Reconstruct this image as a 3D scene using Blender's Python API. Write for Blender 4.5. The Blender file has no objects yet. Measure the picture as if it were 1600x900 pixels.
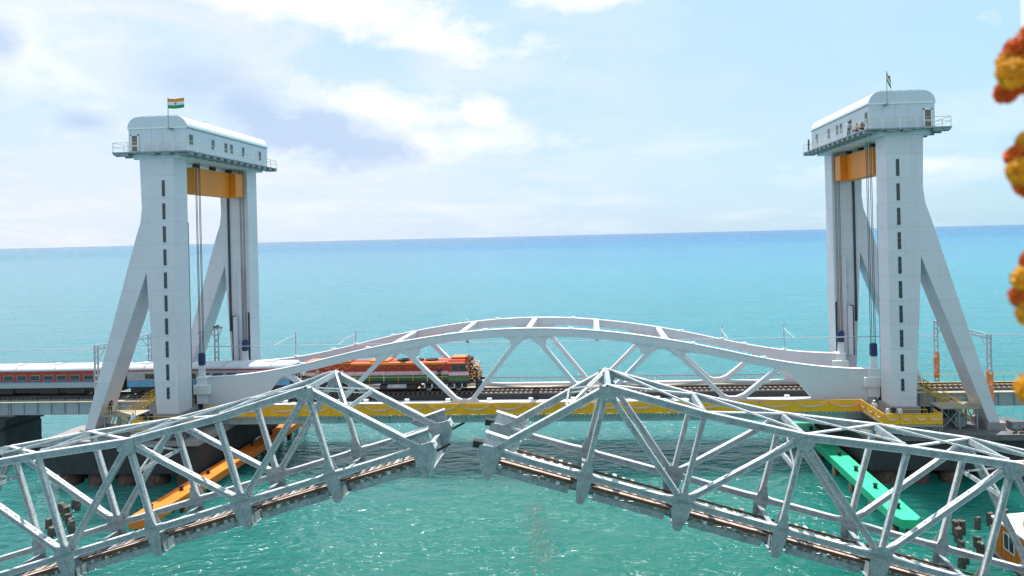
import bpy, bmesh, math, random
from mathutils import Vector, Matrix
random.seed(7)
C = bpy.context.scene.collection
S = bpy.context.scene
R = math.radians
# ------------------------------------------------------------------ camera
CAMZ = 25.5
cam = bpy.data.cameras.new('camera'); co = bpy.data.objects.new('camera', cam); C.objects.link(co)
cam.sensor_width = 36; cam.lens = 1067/1600*36
cam.shift_x = -66/1600; cam.shift_y = -82.6/1600
cam.clip_start = .05; cam.clip_end = 60000
YAW = math.atan(59/1067); ROLL = -math.atan(.02375)
co.matrix_world = Matrix.Translation((0, 0, CAMZ)) @ Matrix.Rotation(YAW, 4, 'Z') @ Matrix.Rotation(R(90), 4, 'X') @ Matrix.Rotation(ROLL, 4, 'Z')
cam.dof.use_dof = True; cam.dof.focus_distance = 70; cam.dof.aperture_fstop = 2.2
S.camera = co
S.view_settings.view_transform = 'Standard'; S.view_settings.look = 'None'
S.view_settings.exposure = 0.75; S.view_settings.gamma = 1
# ------------------------------------------------------------------ sky
SUN_EL, SUN_AZ = R(75), R(-12)            # azimuth from +Y towards +X
W = bpy.data.worlds.new('World'); S.world = W; W.use_nodes = True
nt = W.node_tree; nt.nodes.clear()
def N(t, **k):
    n = nt.nodes.new(t)
    for a, v in k.items(): setattr(n, a, v)
    return n
def L(a, b): nt.links.new(a, b)
def MATH(op, a, b=None, c=None, clamp=False):
    n = N('ShaderNodeMath', operation=op, use_clamp=clamp)
    for i, v in enumerate((a, b, c)):
        if v is None: continue
        if isinstance(v, (int, float)): n.inputs[i].default_value = v
        else: L(v, n.inputs[i])
    return n.outputs[0]
def MIX(f, a, b):
    n = N('ShaderNodeMix', data_type='RGBA')
    if isinstance(f, (int, float)): n.inputs[0].default_value = f
    else: L(f, n.inputs[0])
    for i, v in ((6, a), (7, b)):
        if isinstance(v, (tuple, list)): n.inputs[i].default_value = (*v, 1)
        else: L(v, n.inputs[i])
    return n.outputs[2]
def NOISE(vec, scale, detail=6, rough=.55, dist=0):
    n = N('ShaderNodeTexNoise'); n.inputs['Scale'].default_value = scale; n.inputs['Detail'].default_value = detail
    n.inputs['Roughness'].default_value = rough; n.inputs['Distortion'].default_value = dist
    L(vec, n.inputs['Vector']); return n.outputs['Fac']
sky = N('ShaderNodeTexSky', sky_type='NISHITA'); sky.sun_disc = False
sky.sun_elevation = SUN_EL; sky.sun_rotation = SUN_AZ
sky.air_density = 1.0; sky.dust_density = 1.6; sky.ozone_density = 2.0; sky.altitude = 20
bg = N('ShaderNodeBackground'); bg.inputs[1].default_value = 0.11
tc = N('ShaderNodeTexCoord'); sep = N('ShaderNodeSeparateXYZ'); L(tc.outputs['Generated'], sep.inputs[0])
dx, dy, dz = sep.outputs
az = MATH('MULTIPLY', MATH('ARCTAN2', dx, dy), 57.2958); el = MATH('MULTIPLY', MATH('ARCSINE', dz), 57.2958)
zc = MATH('ADD', MATH('MAXIMUM', dz, 0.0), .16)
comb = N('ShaderNodeCombineXYZ'); L(MATH('DIVIDE', dx, zc), comb.inputs[0]); L(MATH('DIVIDE', dy, zc), comb.inputs[1])
cl_vec = comb.outputs[0]
cae = N('ShaderNodeCombineXYZ'); L(az, cae.inputs[0]); L(MATH('MULTIPLY', el, 1.6), cae.inputs[1])
n_big = NOISE(cl_vec, .8, 7, .55, .3); n_fine = NOISE(cae.outputs[0], .16, 8, .62, .2); n_mid = NOISE(cae.outputs[0], .06, 6, .55)
warp = MATH('SUBTRACT', n_fine, .5)
def blob(a0, e0, wa, we, tilt=0, edge=1.0):
    a = MATH('SUBTRACT', az, a0); e = MATH('SUBTRACT', el, e0)
    if tilt: e = MATH('SUBTRACT', e, MATH('MULTIPLY', a, tilt))
    a = MATH('DIVIDE', a, wa); e = MATH('DIVIDE', e, we)
    d = MATH('SQRT', MATH('ADD', MATH('MULTIPLY', a, a), MATH('MULTIPLY', e, e)))
    d = MATH('ADD', d, MATH('MULTIPLY', warp, -3.2))
    return MATH('DIVIDE', MATH('SUBTRACT', 1.15, d), edge, clamp=True)
def union(bl):
    m = bl[0]
    for b in bl[1:]: m = MATH('MAXIMUM', m, b)
    return m
K = 10.0                                   # cloud radiance before the background strength
c_white = (K*.60, K*.60, K*.615); c_haze = (K*.44, K*.465, K*.56); c_grey = (K*.285, K*.37, K*.505)
c_blue = (K*.29, K*.455, K*.55)
n_veil = NOISE(cl_vec, 1.7, 9, .62, .8)
veil = MATH('ADD', MATH('MULTIPLY_ADD', n_mid, 1.2, -.2, clamp=True), MATH('MULTIPLY_ADD', n_veil, 2.6, -1.25, clamp=True), clamp=True)
veil = MATH('MULTIPLY', veil, MATH('MULTIPLY_ADD', az, -.016, .52, clamp=True))
col = MIX(.8, sky.outputs[0], c_blue)     # thin bright humid air over the clear sky
col = MIX(MATH('MULTIPLY', MATH('MULTIPLY_ADD', el, -.03, .55, clamp=True), MATH('MULTIPLY_ADD', az, -.016, .6, clamp=True)), col, c_haze)
col = MIX(veil, col, (K*.49, K*.51, K*.575))
whites = union([blob(-22, 18.3, 15, 2.4, -.14, .7), blob(-13, 16.0, 6, 1.2, -.1, .8), blob(-17, 10.6, 8, 2.0, -.1, .9),
                blob(-9, 10.2, 2.4, 1.5, 0, .9), blob(-42, 13, 10, 3.6, -.1, 1.4), blob(-11, 8.0, 9, 1.5, 0, 1.2), blob(3, 19.5, 9, 1.2, .08, .9),
                blob(24, 4.6, 7, .7, 0, 1.4), blob(60, 14, 22, 3, 0, 1), blob(-80, 16, 20, 4, 0, 1), blob(120, 22, 30, 5, 0, 1), blob(-140, 20, 30, 5, 0, 1)])
col = MIX(MATH('MULTIPLY', whites, .95), col, c_white)
wisp = MATH('MULTIPLY', MATH('MULTIPLY_ADD', n_big, 3.2, -1.6, clamp=True), .6)
col = MIX(wisp, col, c_white)
greys = union([blob(-22.6, 8.5, 5.2, 2.5, -.05, .6), blob(-19, 7.4, 4.6, 1.5, 0, .8), blob(-31.5, 11.8, 5.4, 2.2, -.1, 1.3), blob(-27, 10.0, 3.8, 2.1, -.1, 1.0),
               blob(-42.2, 13.3, 1.6, 1.5, 0, .9), blob(-37.5, 8.6, 2.4, .8, -.1, 1.2)])
col = MIX(MATH('MULTIPLY', greys, .8), col, c_grey)
L(col, bg.inputs[0]); out = N('ShaderNodeOutputWorld'); L(bg.outputs[0], out.inputs[0])
# ------------------------------------------------------------------ sun
sl = bpy.data.lights.new('sun', 'SUN'); sl.energy = 4.2; sl.angle = R(.55); sl.color = (1, .955, .89)
so = bpy.data.objects.new('sun', sl); C.objects.link(so)
sd = Vector((math.sin(SUN_AZ)*math.cos(SUN_EL), math.cos(SUN_AZ)*math.cos(SUN_EL), math.sin(SUN_EL)))
so.location = sd*200; so.rotation_euler = sd.to_track_quat('Z', 'Y').to_euler()
# ------------------------------------------------------------------ materials
def mat(name, col, rough=.5, metal=0, var=.12, vscale=1.5, bump=0, bscale=20, spots=None, spec=.5, stain=None, course=0):
    """plain painted / cast surface: base colour with slow noise, optional speckle (colour, scale, threshold) and vertical stains"""
    global nt
    m = bpy.data.materials.new(name); m.use_nodes = True; nt = m.node_tree
    b = nt.nodes['Principled BSDF']
    b.inputs['Roughness'].default_value = rough; b.inputs['Metallic'].default_value = metal
    b.inputs['Specular IOR Level'].default_value = spec
    t = N('ShaderNodeTexCoord'); v = t.outputs['Object']
    n = NOISE(v, vscale, 5, .6)
    lo = tuple(c*(1-var) for c in col); hi = tuple(min(1, c*(1+var)) for c in col)
    c = MIX(MATH('MULTIPLY_ADD', n, 2, -.5, clamp=True), lo, hi)
    if stain:
        mp = N('ShaderNodeMapping'); mp.inputs['Scale'].default_value = (2.2, 2.2, .12); L(v, mp.inputs[0])
        s = NOISE(mp.outputs[0], 1.2, 5, .65)
        c = MIX(MATH('MULTIPLY_ADD', s, 4*stain[1], -2.2*stain[1], clamp=True), c, stain[0])
    if course:                                          # plates of one course differ a little in tone, with a weld line between
        sp_ = N('ShaderNodeSeparateXYZ'); L(v, sp_.inputs[0]); q = MATH('DIVIDE', MATH('ADD', sp_.outputs[2], .35), course)
        wn = N('ShaderNodeTexWhiteNoise', noise_dimensions='1D'); L(MATH('FLOOR', q), wn.inputs['W'])
        c = MIX(MATH('MULTIPLY', wn.outputs['Value'], .16), c, (.42, .42, .46))
        c = MIX(MATH('MULTIPLY', MATH('LESS_THAN', MATH('FRACT', q), .022), .35), c, (.3, .29, .3))
    if spots:
        s = NOISE(v, spots[1], 3, .6)
        c = MIX(MATH('MULTIPLY', MATH('SUBTRACT', s, spots[2]), 14, clamp=True), c, spots[0])
    L(c, b.inputs['Base Color'])
    if bump:
        bn = N('ShaderNodeBump'); bn.inputs['Strength'].default_value = bump; bn.inputs['Distance'].default_value = .02
        L(NOISE(v, bscale, 4, .6), bn.inputs['Height']); L(bn.outputs[0], b.inputs['Normal'])
    return m
M = {}
M['tower'] = mat('tower_paint', (.67, .645, .695), .38, var=.06, vscale=.35, stain=((.44, .41, .41), .42), course=2.58)
M['tower_in'] = mat('guide_steel', (.045, .04, .04), .5)
M['arch'] = mat('arch_paint', (.66, .645, .69), .36, var=.06, vscale=.4, stain=((.50, .42, .39), .35))
M['panel'] = mat('cabin_cladding', (.60, .64, .70), .4, var=.05, vscale=.8)
M['roof'] = mat('cabin_roof', (.82, .83, .84), .4, var=.04)
M['under'] = mat('platform_steel', (.25, .29, .30), .5)
M['white'] = mat('white_paint', (.8, .8, .8), .45, var=.05)
M['glass'] = mat('dark_glass', (.035, .05, .055), .12, var=.3, vscale=3)
M['slit'] = mat('slit_frame', (.10, .11, .12), .5)
M['doorglass'] = mat('door_glass', (.17, .13, .11), .25)
M['orange'] = mat('counterweight_paint', (.82, .25, .018), .45, var=.08, vscale=.5)
M['yellow'] = mat('yellow_rail_paint', (.66, .40, .04), .45)
M['tan'] = mat('gallery_rail_paint', (.60, .47, .28), .45)
M['cable'] = mat('wire_rope', (.10, .075, .06), .6)
M['bluewrap'] = mat('blue_wrap', (.03, .05, .14), .7)
M['old'] = mat('old_silver_paint', (.285, .332, .35), .5, .05, .35, 1.4, .6, 34, ((.68, .70, .70), 10, .595), stain=((.20, .145, .115), .38))
M['oldflake_lit'] = mat('flaking_sunlit_paint', (.62, .63, .64), .6, 0, .3, 5, .8, 40, ((.22, .25, .26), 9, .60))  # flaking paint, base also raised to carry the sunlit tops of the members
M['rust'] = mat('rusty_rail', (.13, .065, .045), .8, var=.4, vscale=3, bump=.4)
M['timber'] = mat('weathered_timber', (.34, .27, .23), .85, var=.4, vscale=2.5, bump=.5, spots=((.75, .70, .66), 5, .58))
M['plank'] = mat('bleached_plank', (.50, .40, .35), .85, var=.35, vscale=2, bump=.4, spots=((.16, .11, .09), 4, .58))
M['flakes'] = mat('reddish_flakes', (.11, .04, .028), .7, var=.3)
M['dark'] = mat('tarred_timber', (.022, .021, .021), .7)
M['track'] = mat('track_dark', (.035, .033, .032), .8, var=.3, vscale=3)
M['ballast'] = mat('sleeper_concrete', (.30, .29, .28), .85, var=.2, vscale=4)
M['walk'] = mat('walkway_plate', (.36, .31, .23), .75, var=.15)
M['girder'] = mat('girder_paint', (.45, .48, .52), .45, var=.08, vscale=.6, stain=((.33, .33, .34), .3))
M['fascia'] = mat('span_floor_paint', (.34, .45, .45), .5, var=.1)
M['red'] = mat('red_rail_paint', (.36, .05, .06), .5)
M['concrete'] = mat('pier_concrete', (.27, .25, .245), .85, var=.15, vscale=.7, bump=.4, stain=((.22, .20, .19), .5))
M['slabdark'] = mat('shaded_slab', (.13, .125, .125), .85, var=.3, vscale=.8, bump=.4, stain=((.06, .055, .05), .5))  # shadow under the stair put into the slab tone, with stain streaks
M['piercap'] = mat('shaded_dark_concrete', (.035, .035, .038), .8, var=.35, vscale=.6, bump=.5, stain=((.085, .075, .07), .5))  # dark concrete, base lowered further to hold the shade beneath slab and span
M['caisson'] = mat('rusty_caisson', (.10, .055, .042), .85, var=.5, vscale=1.2, bump=.6, spots=((.22, .17, .14), 3, .6))
M['fender_o'] = mat('orange_fender_paint', (.85, .20, .016), .5, var=.15, vscale=.5, spots=((.42, .10, .03), 1.6, .66), stain=((.55, .10, .02), .3))
M['fender_g'] = mat('green_fender_paint', (.04, .58, .29), .48, var=.15, vscale=.5, spots=((.05, .30, .16), 1.6, .66), stain=((.03, .36, .18), .3))
M['gold'] = mat('gold_cloth', (.96, .43, .008), .7, var=.15, vscale=2.5)
M['swag'] = mat('cream_swag_cloth', (.74, .49, .37), .75)
M['light'] = mat('lamp_bead', (.85, .83, .78), .3)
M['coachred'] = mat('coach_red', (.36, .018, .014), .35)
M['coachblue'] = mat('coach_blue', (.10, .30, .50), .35)
M['coachgrey'] = mat('coach_grey', (.36, .38, .40), .4)
M['coachroof'] = mat('coach_roof', (.58, .58, .61), .42, var=.08, vscale=.8)
M['bogie'] = mat('underframe_black', (.022, .021, .022), .65, var=.4, vscale=4)
M['locored'] = mat('loco_orange_red', (.34, .034, .013), .38, var=.1)
M['locotop'] = mat('loco_orange', (.72, .20, .06), .4, var=.08)
M['locogreen'] = mat('loco_green', (.04, .13, .045), .4)
M['locopink'] = mat('loco_floral_band', (.60, .42, .50), .5, var=.3, vscale=6, spots=((.40, .10, .35), 5, .56))
M['marigold'] = mat('marigold_yellow', (.74, .38, .01), .65, var=.25, vscale=30)
M['marigold_o'] = mat('marigold_orange', (.66, .13, .008), .65, var=.25, vscale=30)
M['wood_pile'] = mat('old_pile', (.11, .09, .075), .9, var=.5, vscale=3, bump=.6, spots=((.30, .28, .24), 4, .6))
M['hut'] = mat('orange_hut_paint', (.62, .17, .015), .5, var=.15)
M['banner'] = mat('orange_banner', (.80, .22, .06), .6, spots=((.82, .78, .72), 2.2, .55))
M['saffron'] = mat('flag_saffron', (.80, .24, .04), .7); M['flaggreen'] = mat('flag_green', (.02, .28, .09), .7); M['navy'] = mat('flag_navy', (.02, .03, .25), .7)
M['skin'] = mat('skin', (.26, .13, .08), .55); M['hair'] = mat('hair', (.012, .01, .01), .6)
for n_, c_ in (('shirt_white', (.78, .78, .78)), ('shirt_maroon', (.16, .02, .04)), ('shirt_dark', (.03, .035, .05)), ('shirt_tan', (.45, .30, .2)), ('trouser', (.03, .03, .04))):
    M[n_] = mat(n_, c_, .8)
# water
def water():
    global nt
    m = bpy.data.materials.new('sea_water'); m.use_nodes = True; nt = m.node_tree; b = nt.nodes['Principled BSDF']
    t = N('ShaderNodeTexCoord'); v = t.outputs['Object']; s = N('ShaderNodeSeparateXYZ'); L(v, s.inputs[0])
    x, y, _ = s.outputs
    mp = N('ShaderNodeMapping'); mp.inputs['Scale'].default_value = (.25, 1, 1); L(v, mp.inputs[0])
    big = NOISE(mp.outputs[0], .006, 6, .6); mid = NOISE(mp.outputs[0], .03, 6, .6)
    # depth bands of the strait: green channel by the bridge, pale sandy shallows, deeper blue far out
    yy = MATH('ADD', y, MATH('MULTIPLY', MATH('SUBTRACT', mid, .5), 45))
    r = N('ShaderNodeValToRGB'); cr = r.color_ramp
    lg = MATH('DIVIDE', MATH('LOGARITHM', MATH('MAXIMUM', yy, 20), 10), 4)     # 100 m -> .5, 1 km -> .75, 10 km -> 1
    for p, c in ((.41, (.008, .116, .088)), (.455, (.008, .126, .104)), (.50, (.011, .15, .152)), (.56, (.024, .195, .24)), (.66, (.020, .205, .29)), (.75, (.009, .165, .30)), (.84, (.007, .125, .29)), (.93, (.005, .09, .25))):
        e = cr.elements.new(p); e.color = (*c, 1)
    far_n = NOISE(v, .0011, 6, .6)
    lg = MATH('ADD', lg, MATH('MULTIPLY', MATH('SUBTRACT', far_n, .5), .10))
    cr.elements.remove(cr.elements[0]); cr.elements.remove(cr.elements[-1])
    L(lg, r.inputs[0])
    c = MIX(MATH('MULTIPLY', MATH('MULTIPLY_ADD', big, 3, -1.2, clamp=True), .3), r.outputs[0], (.05, .22, .24))
    sand = MATH('MULTIPLY', MATH('DIVIDE', x, MATH('ADD', MATH('MAXIMUM', y, 0), 60)), -.75, clamp=True)     # paler sandy ground on the landward side
    c = MIX(sand, c, (.06, .185, .215))
    L(c, b.inputs['Base Color'])
    b.inputs['Roughness'].default_value = .12; b.inputs['IOR'].default_value = 1.33; 
    mr = N('ShaderNodeMapRange'); L(lg, mr.inputs[0])                            # steep wave faces far out mirror less of the low sky
    for i, q in ((1, .44), (2, .80), (3, .38), (4, .008)): mr.inputs[i].default_value = q
    L(mr.outputs[0], b.inputs['Specular IOR Level'])
    b.subsurface_method = 'BURLEY'; b.inputs['Subsurface Weight'].default_value = 1; b.inputs['Subsurface Radius'].default_value = (1, 1, 1); b.inputs['Subsurface Scale'].default_value = 16
    m1 = N('ShaderNodeMapping'); m1.inputs['Scale'].default_value = (.55, 1, 1); m1.inputs['Rotation'].default_value = (0, 0, R(14)); L(v, m1.inputs[0])
    w1 = NOISE(m1.outputs[0], .42, 3, .5, .4); w1 = MATH('SUBTRACT', 1, MATH('ABSOLUTE', MATH('MULTIPLY_ADD', w1, 2, -1)))      # ridged wavelets
    w2 = NOISE(m1.outputs[0], 1.5, 4, .55, .3); w3 = NOISE(m1.outputs[0], .10, 2, .5)
    h = MATH('ADD', MATH('ADD', MATH('MULTIPLY', w1, .42), MATH('MULTIPLY', w2, .26)), MATH('MULTIPLY', w3, 1.4))
    bn = N('ShaderNodeBump'); bn.inputs['Strength'].default_value = 1; bn.inputs['Distance'].default_value = 1.5
    L(h, bn.inputs['Height']); L(bn.outputs[0], b.inputs['Normal'])
    return m
M['water'] = water()
# ------------------------------------------------------------------ mesh helpers
class MB:
    def __init__(s): s.v = []; s.f = []
    def add(s, vs, fs):
        n = len(s.v); s.v += [tuple(p) for p in vs]; s.f += [tuple(i+n for i in f) for f in fs]; return s
    def box(s, x0, x1, y0, y1, z0, z1):
        return s.add([(x, y, z) for z in (z0, z1) for y in (y0, y1) for x in (x0, x1)],
                     [(0, 2, 3, 1), (4, 5, 7, 6), (0, 1, 5, 4), (2, 6, 7, 3), (0, 4, 6, 2), (1, 3, 7, 5)])
    def bar(s, p, q, w, h, up=(0, 0, 1)):
        p, q = Vector(p), Vector(q); d = (q-p).normalized(); u = Vector(up); a = d.cross(u)
        if a.length < 1e-4: a = d.cross(Vector((0, 1, 0)))
        a.normalize(); u = a.cross(d)
        vs = [c + a*i*w/2 + u*j*h/2 for c in (p, q) for j in (-1, 1) for i in (-1, 1)]
        return s.add(vs, [(0, 2, 3, 1), (4, 5, 7, 6), (0, 1, 5, 4), (2, 6, 7, 3), (0, 4, 6, 2), (1, 3, 7, 5)])
    def tube(s, pts, r, n=6):
        pts = [Vector(p) for p in pts]; rings = []
        for i, p in enumerate(pts):
            d = (pts[min(i+1, len(pts)-1)] - pts[max(i-1, 0)]).normalized()
            a = d.cross(Vector((0, 0, 1)) if abs(d.z) < .9 else Vector((1, 0, 0))).normalized(); b = d.cross(a)
            rr = r[i] if isinstance(r, (list, tuple)) else r
            rings.append([p + (a*math.cos(t*2*math.pi/n) + b*math.sin(t*2*math.pi/n))*rr for t in range(n)])
        vs = [q for ring in rings for q in ring]; fs = []
        for i in range(len(pts)-1):
            for t in range(n): fs.append((i*n+t, i*n+(t+1) % n, (i+1)*n+(t+1) % n, (i+1)*n+t))
        fs += [tuple(range(n))[::-1], tuple((len(pts)-1)*n+t for t in range(n))]
        return s.add(vs, fs)
    def prism(s, poly, y0, y1):                      # outline in x,z pushed along y
        n = len(poly)
        vs = [(x, y0, z) for x, z in poly] + [(x, y1, z) for x, z in poly]
        return s.add(vs, [tuple(range(n)), tuple(range(2*n-1, n-1, -1))] + [(i, (i+1) % n, n+(i+1) % n, n+i) for i in range(n)])
    def prismx(s, poly, x0, x1):                     # outline in y,z pushed along x
        n = len(poly)
        vs = [(x0, y, z) for y, z in poly] + [(x1, y, z) for y, z in poly]
        return s.add(vs, [tuple(range(n)), tuple(range(2*n-1, n-1, -1))] + [(i, (i+1) % n, n+(i+1) % n, n+i) for i in range(n)])
    def build(s, name, m, parent=None, smooth=False, bevel=0):
        me = bpy.data.meshes.new(name); bm = bmesh.new()
        vv = [bm.verts.new(p) for p in s.v]
        for f in s.f:
            try: bm.faces.new([vv[i] for i in f])
            except ValueError: pass
        bmesh.ops.recalc_face_normals(bm, faces=bm.faces)
        if bevel: bmesh.ops.bevel(bm, geom=list(bm.edges), offset=bevel, segments=1, affect='EDGES', clamp_overlap=True)
        bm.to_mesh(me); bm.free()
        me.materials.append(M[m] if isinstance(m, str) else m)
        if smooth:
            for p in me.polygons: p.use_smooth = True
        return link(name, me, parent)
def link(name, me, parent=None):
    o = bpy.data.objects.new(name, me); C.objects.link(o)
    if parent is not None:
        o.parent = parent
        if parent.parent is None: o.matrix_parent_inverse = parent.matrix_basis.inverted()
    return o
def thing(name, loc, label, cat, group=None):
    o = bpy.data.objects.new(name, None); C.objects.link(o); o.location = loc; o.empty_display_size = .5
    return tag(o, label, cat, group)
def tag(o, label, cat, group=None):
    o['label'] = label; o['category'] = cat
    if group: o['group'] = group
    return o
def struct(o): o['kind'] = 'structure'; return o
def stuff(o): o['kind'] = 'stuff'; return o
WZ = -1.2                                            # sea level
# ------------------------------------------------------------------ sea
def sea():
    ys = [-400, -60, 0, 40, 80, 140, 260, 500, 1200, 4000, 12000, 40000]; xs = [-40000, -8000, -1500, -300, 0, 300, 1500, 8000, 40000]
    b = MB(); b.v = [(x, y, WZ) for y in ys for x in xs]; n = len(xs)
    b.f = [(j*n+i, j*n+i+1, (j+1)*n+i+1, (j+1)*n+i) for j in range(len(ys)-1) for i in range(n-1)]
    struct(b.build('sea', 'water'))
sea()
# ------------------------------------------------------------------ lift towers
XC = -7.72                                           # middle of the lift span
YTR = 83.9                                           # track centre line
RZ = 6.65                                            # top of rail
LEG = [(0, 6.5), (2.55, 6.5), (3.4, 22.3), (9.95, 4.6), (11.1, 4.6), (4.5, 26.4), (3.95, 28.0), (3.75, 29.6), (3.9, 35.75), (0, 35.75)]
def tower(side):
    xin = -46.65 if side < 0 else 31.2
    X = lambda l: xin + side*l
    def bx(b, l0, l1, *r): a, c = sorted((X(l0), X(l1))); return b.box(a, c, *r)
    left = side < 0
    where = 'behind the coaches of the train' if False else ('where the passenger coaches pass' if left else 'beside the draped gold gallery corner')
    t = thing('lift_tower', (X(2), 83.5, 4.1), 'tall white twin-legged lift tower ' + where, 'tower', 'pair of lift towers')
    for y0, y1 in ((74.0, 76.6), (90.4, 93.0)):
        lg = MB().prism([(X(l), z) for l, z in LEG], y0, y1).build('leg', 'tower', t, bevel=.03)
        if y0 < 80:
            for i in range(10):
                zt = 32.66 - 2.58*i; h = 1.75 if i < 9 else 1.25
                b = MB()
                for zz in [zt-h*k/3 for k in range(4)]: bx(b, 1.0, 1.34, y0-.035, y0+.02, zz-.03, zz+.03)
                for l in (1.0, 1.31): bx(b, l, l+.03, y0-.034, y0+.02, zt-h-.03, zt+.03)
                w = b.build('slit_window', 'slit', t)
                for k in range(3): bx(MB(), 1.032, 1.308, y0-.012, y0+.03, zt-h*(k+1)/3+.032, zt-h*k/3-.032).build('pane', 'glass', w)
        # guide rail and pedestal
        yg = y1+.06 if y0 < 80 else y0-.06
        bx(MB(), .05, .22, yg-.14, yg+.14, 6.0, 28.0 if y0 < 80 else 16.0).build('guide_rail', 'tower_in', t); bx(MB(), 2.55, 2.8, yg-.1, yg+.1, 13.5, 34.6).build('guide_rail', 'tower_in', t)
        for l0, l1, zz in ((-.25, 2.9, 6.52), (9.6, 11.5, 4.8)): bx(MB(), l0, l1, y0-.2, y1+.2, 3.9, zz).build('pedestal', 'concrete', t, bevel=.04)
    # lift shaft pipes on the far leg
    b = MB(); bx(b, .95, 1.35, 89.9, 90.38, 9.2, 22.0)
    for z in range(10, 22, 2): bx(b, .9, 1.8, 89.95, 90.36, z, z+.07)
    b.build('cable_duct', 'arch', t); b = MB(); bx(b, 1.42, 1.95, 89.5, 90.37, 9.2, 15.5); b.build('ladder_cage', 'tower', t, bevel=.03)
    b = MB(); bx(b, 1.97, 2.05, 89.45, 90.3, 9.2, 15.6); b.build('duct_edge', 'tower_in', t)
    # top cross girder joining both legs, platform and its beams
    b = MB(); bx(b, -.9, 4.6, 73.9, 93.1, 35.2, 35.74); b.build('cross_girder', 'panel', t)
    pl = MB(); bx(pl, -2.35, 6.4, 73.1, 94.4, 35.72, 35.86); pf = pl.build('platform', 'under', t)
    y = 73.5
    while y < 94.2:
        bx(MB(), -2.3, -.92, y, y+.75, 35.42, 35.71).build('bracket', 'under', pf); bx(MB(), 4.62, 6.3, y, y+.3, 35.42, 35.71).build('bracket', 'under', pf); y += 1.55
    for k, (l, w) in enumerate(((5.6, .7), (4.6, .95), (-.2, .9), (1.5, .9))):
        b = MB(); bx(b, l, l+w, 73.15, 73.88, 35.5-.06*(k == 1), 35.71); b.build('bracket', 'under', pf)
    # railing
    path = [(-2.3, 94.3), (-2.3, 73.18), (6.33, 73.18), (6.33, 94.3), (-2.3, 94.3)]
    for z, r in ((36.42, .022), (36.9, .028)):
        MB().tube([(X(l), yy, z) for l, yy in path], r, 5).build('handrail', 'tan', pf)
    for i in range(4):
        (l0, y0), (l1, y1) = path[i], path[i+1]; n = max(1, round((abs(l1-l0)+abs(y1-y0))/1.75))
        for k in range(n):
            l, yy = l0+(l1-l0)*k/n, y0+(y1-y0)*k/n
            bx(MB(), l-.03, l+.03, yy-.03, yy+.03, 35.65, 36.92).build('railing_post', 'white', pf)
    # machine room
    core = MB(); bx(core, -1.47, 5.14, 74.23, 93.17, 35.86, 38.62); mr = core.build('machine_room', 'under', t)
    n = 5; w = 6.7/n
    for k in range(n):
        for y0, y1 in ((74.17, 74.22), (93.18, 93.23)):
            b = MB(); bx(b, -1.5+k*w+.008, -1.5+(k+1)*w-.008, y0, y1, 35.88, 38.60); b.build('wall_panel', 'panel', mr)
    n = 13; w = 19/n
    for k in range(n):
        for l in (-1.53, 5.16):
            b = MB(); bx(b, l, l+.05, 74.2+k*w+.008, 74.2+(k+1)*w-.008, 35.88, 38.60); b.build('wall_panel', 'panel', mr)
    r = 1.25; prof = [(-1.6, 38.63)] + [(-1.6+r-r*math.cos(a*math.pi/20), 38.65+r*math.sin(a*math.pi/20)) for a in range(11)] + [(5.3-r+r*math.sin(a*math.pi/20), 38.65+r*math.cos(a*math.pi/20)) for a in range(11)] + [(5.3, 38.63)]
    roof = MB().prism([(X(l), z) for l, z in prof], 74.3, 93.1).build('roof', 'roof', mr, smooth=False)
    for y0, y1 in ((74.12, 74.29), (93.11, 93.26)):
        gp = [(l*.995+.01, z-.01) for l, z in prof]
        MB().prism([(X(l), z) for l, z in gp], y0, y1).build('gable', 'panel', mr)
        b = MB(); bx(b, -1.58, 5.28, y0-.03, y1+.01, 38.52, 38.68); b.build('eave_band', 'white', mr)
    for l in (-1.6, 5.2):
        b = MB(); bx(b, l, l+.1, 74.2, 93.2, 38.50, 38.64); b.build('eave_gutter', 'under', mr)
    for k, (ya, wy) in enumerate(((75.0, .62), (79.5, .55), (82.4, .55), (83.7, .55), (86.6, .55), (91.1, .55))):
        for l, s_ in ((-1.56, -1), (5.22, 1)):
            b = MB()
            for za, zb in ((36.72, 36.77), (37.83, 37.88), (37.1, 37.14)): bx(b, l-.02, l+.03, ya-wy/2-.04, ya+wy/2+.04, za, zb)
            for yy in (ya-wy/2-.04, ya+wy/2, ya-.02): bx(b, l-.021, l+.031, yy, yy+.04, 36.72, 37.88)
            wd = b.build('window', 'coachgrey', mr)
            b = MB(); bx(b, l-.005, l+.035, ya-wy/2, ya+wy/2, 36.78, 37.82); b.build('pane', 'glass', wd)
    b = MB(); bx(b, 4.0, 4.14, 74.08, 74.16, 35.9, 37.95); bx(b, 4.78, 4.92, 74.08, 74.16, 35.9, 37.95); bx(b, 4.0, 4.92, 74.08, 74.16, 37.8, 37.96); bx(b, 4.1, 4.82, 74.09, 74.16, 36.65, 36.75); bx(b, 4.0, 4.92, 74.08, 74.16, 35.88, 36.04)
    d = b.build('door', 'white', mr); b = MB(); bx(b, 4.14, 4.78, 74.12, 74.15, 36.04, 37.8); b.build('pane', 'doorglass', d)
    # roof edge rail and lightning rods
    b = MB(); b.tube([(X(-.2), 74.5, 40.02), (X(3.9), 74.5, 40.02)], .025, 5)
    for l in (-.2, .8, 1.8, 2.8, 3.9): b.tube([(X(l), 74.5, 39.85), (X(l), 74.5, 40.1)], .025, 5)
    b.build('roof_rail', 'under', mr)
    MB().tube([(X(1.8), 83.5, 39.8), (X(1.8), 83.5, 40.9)], .03, 5).build('lightning_rod', 'under', mr)
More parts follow.
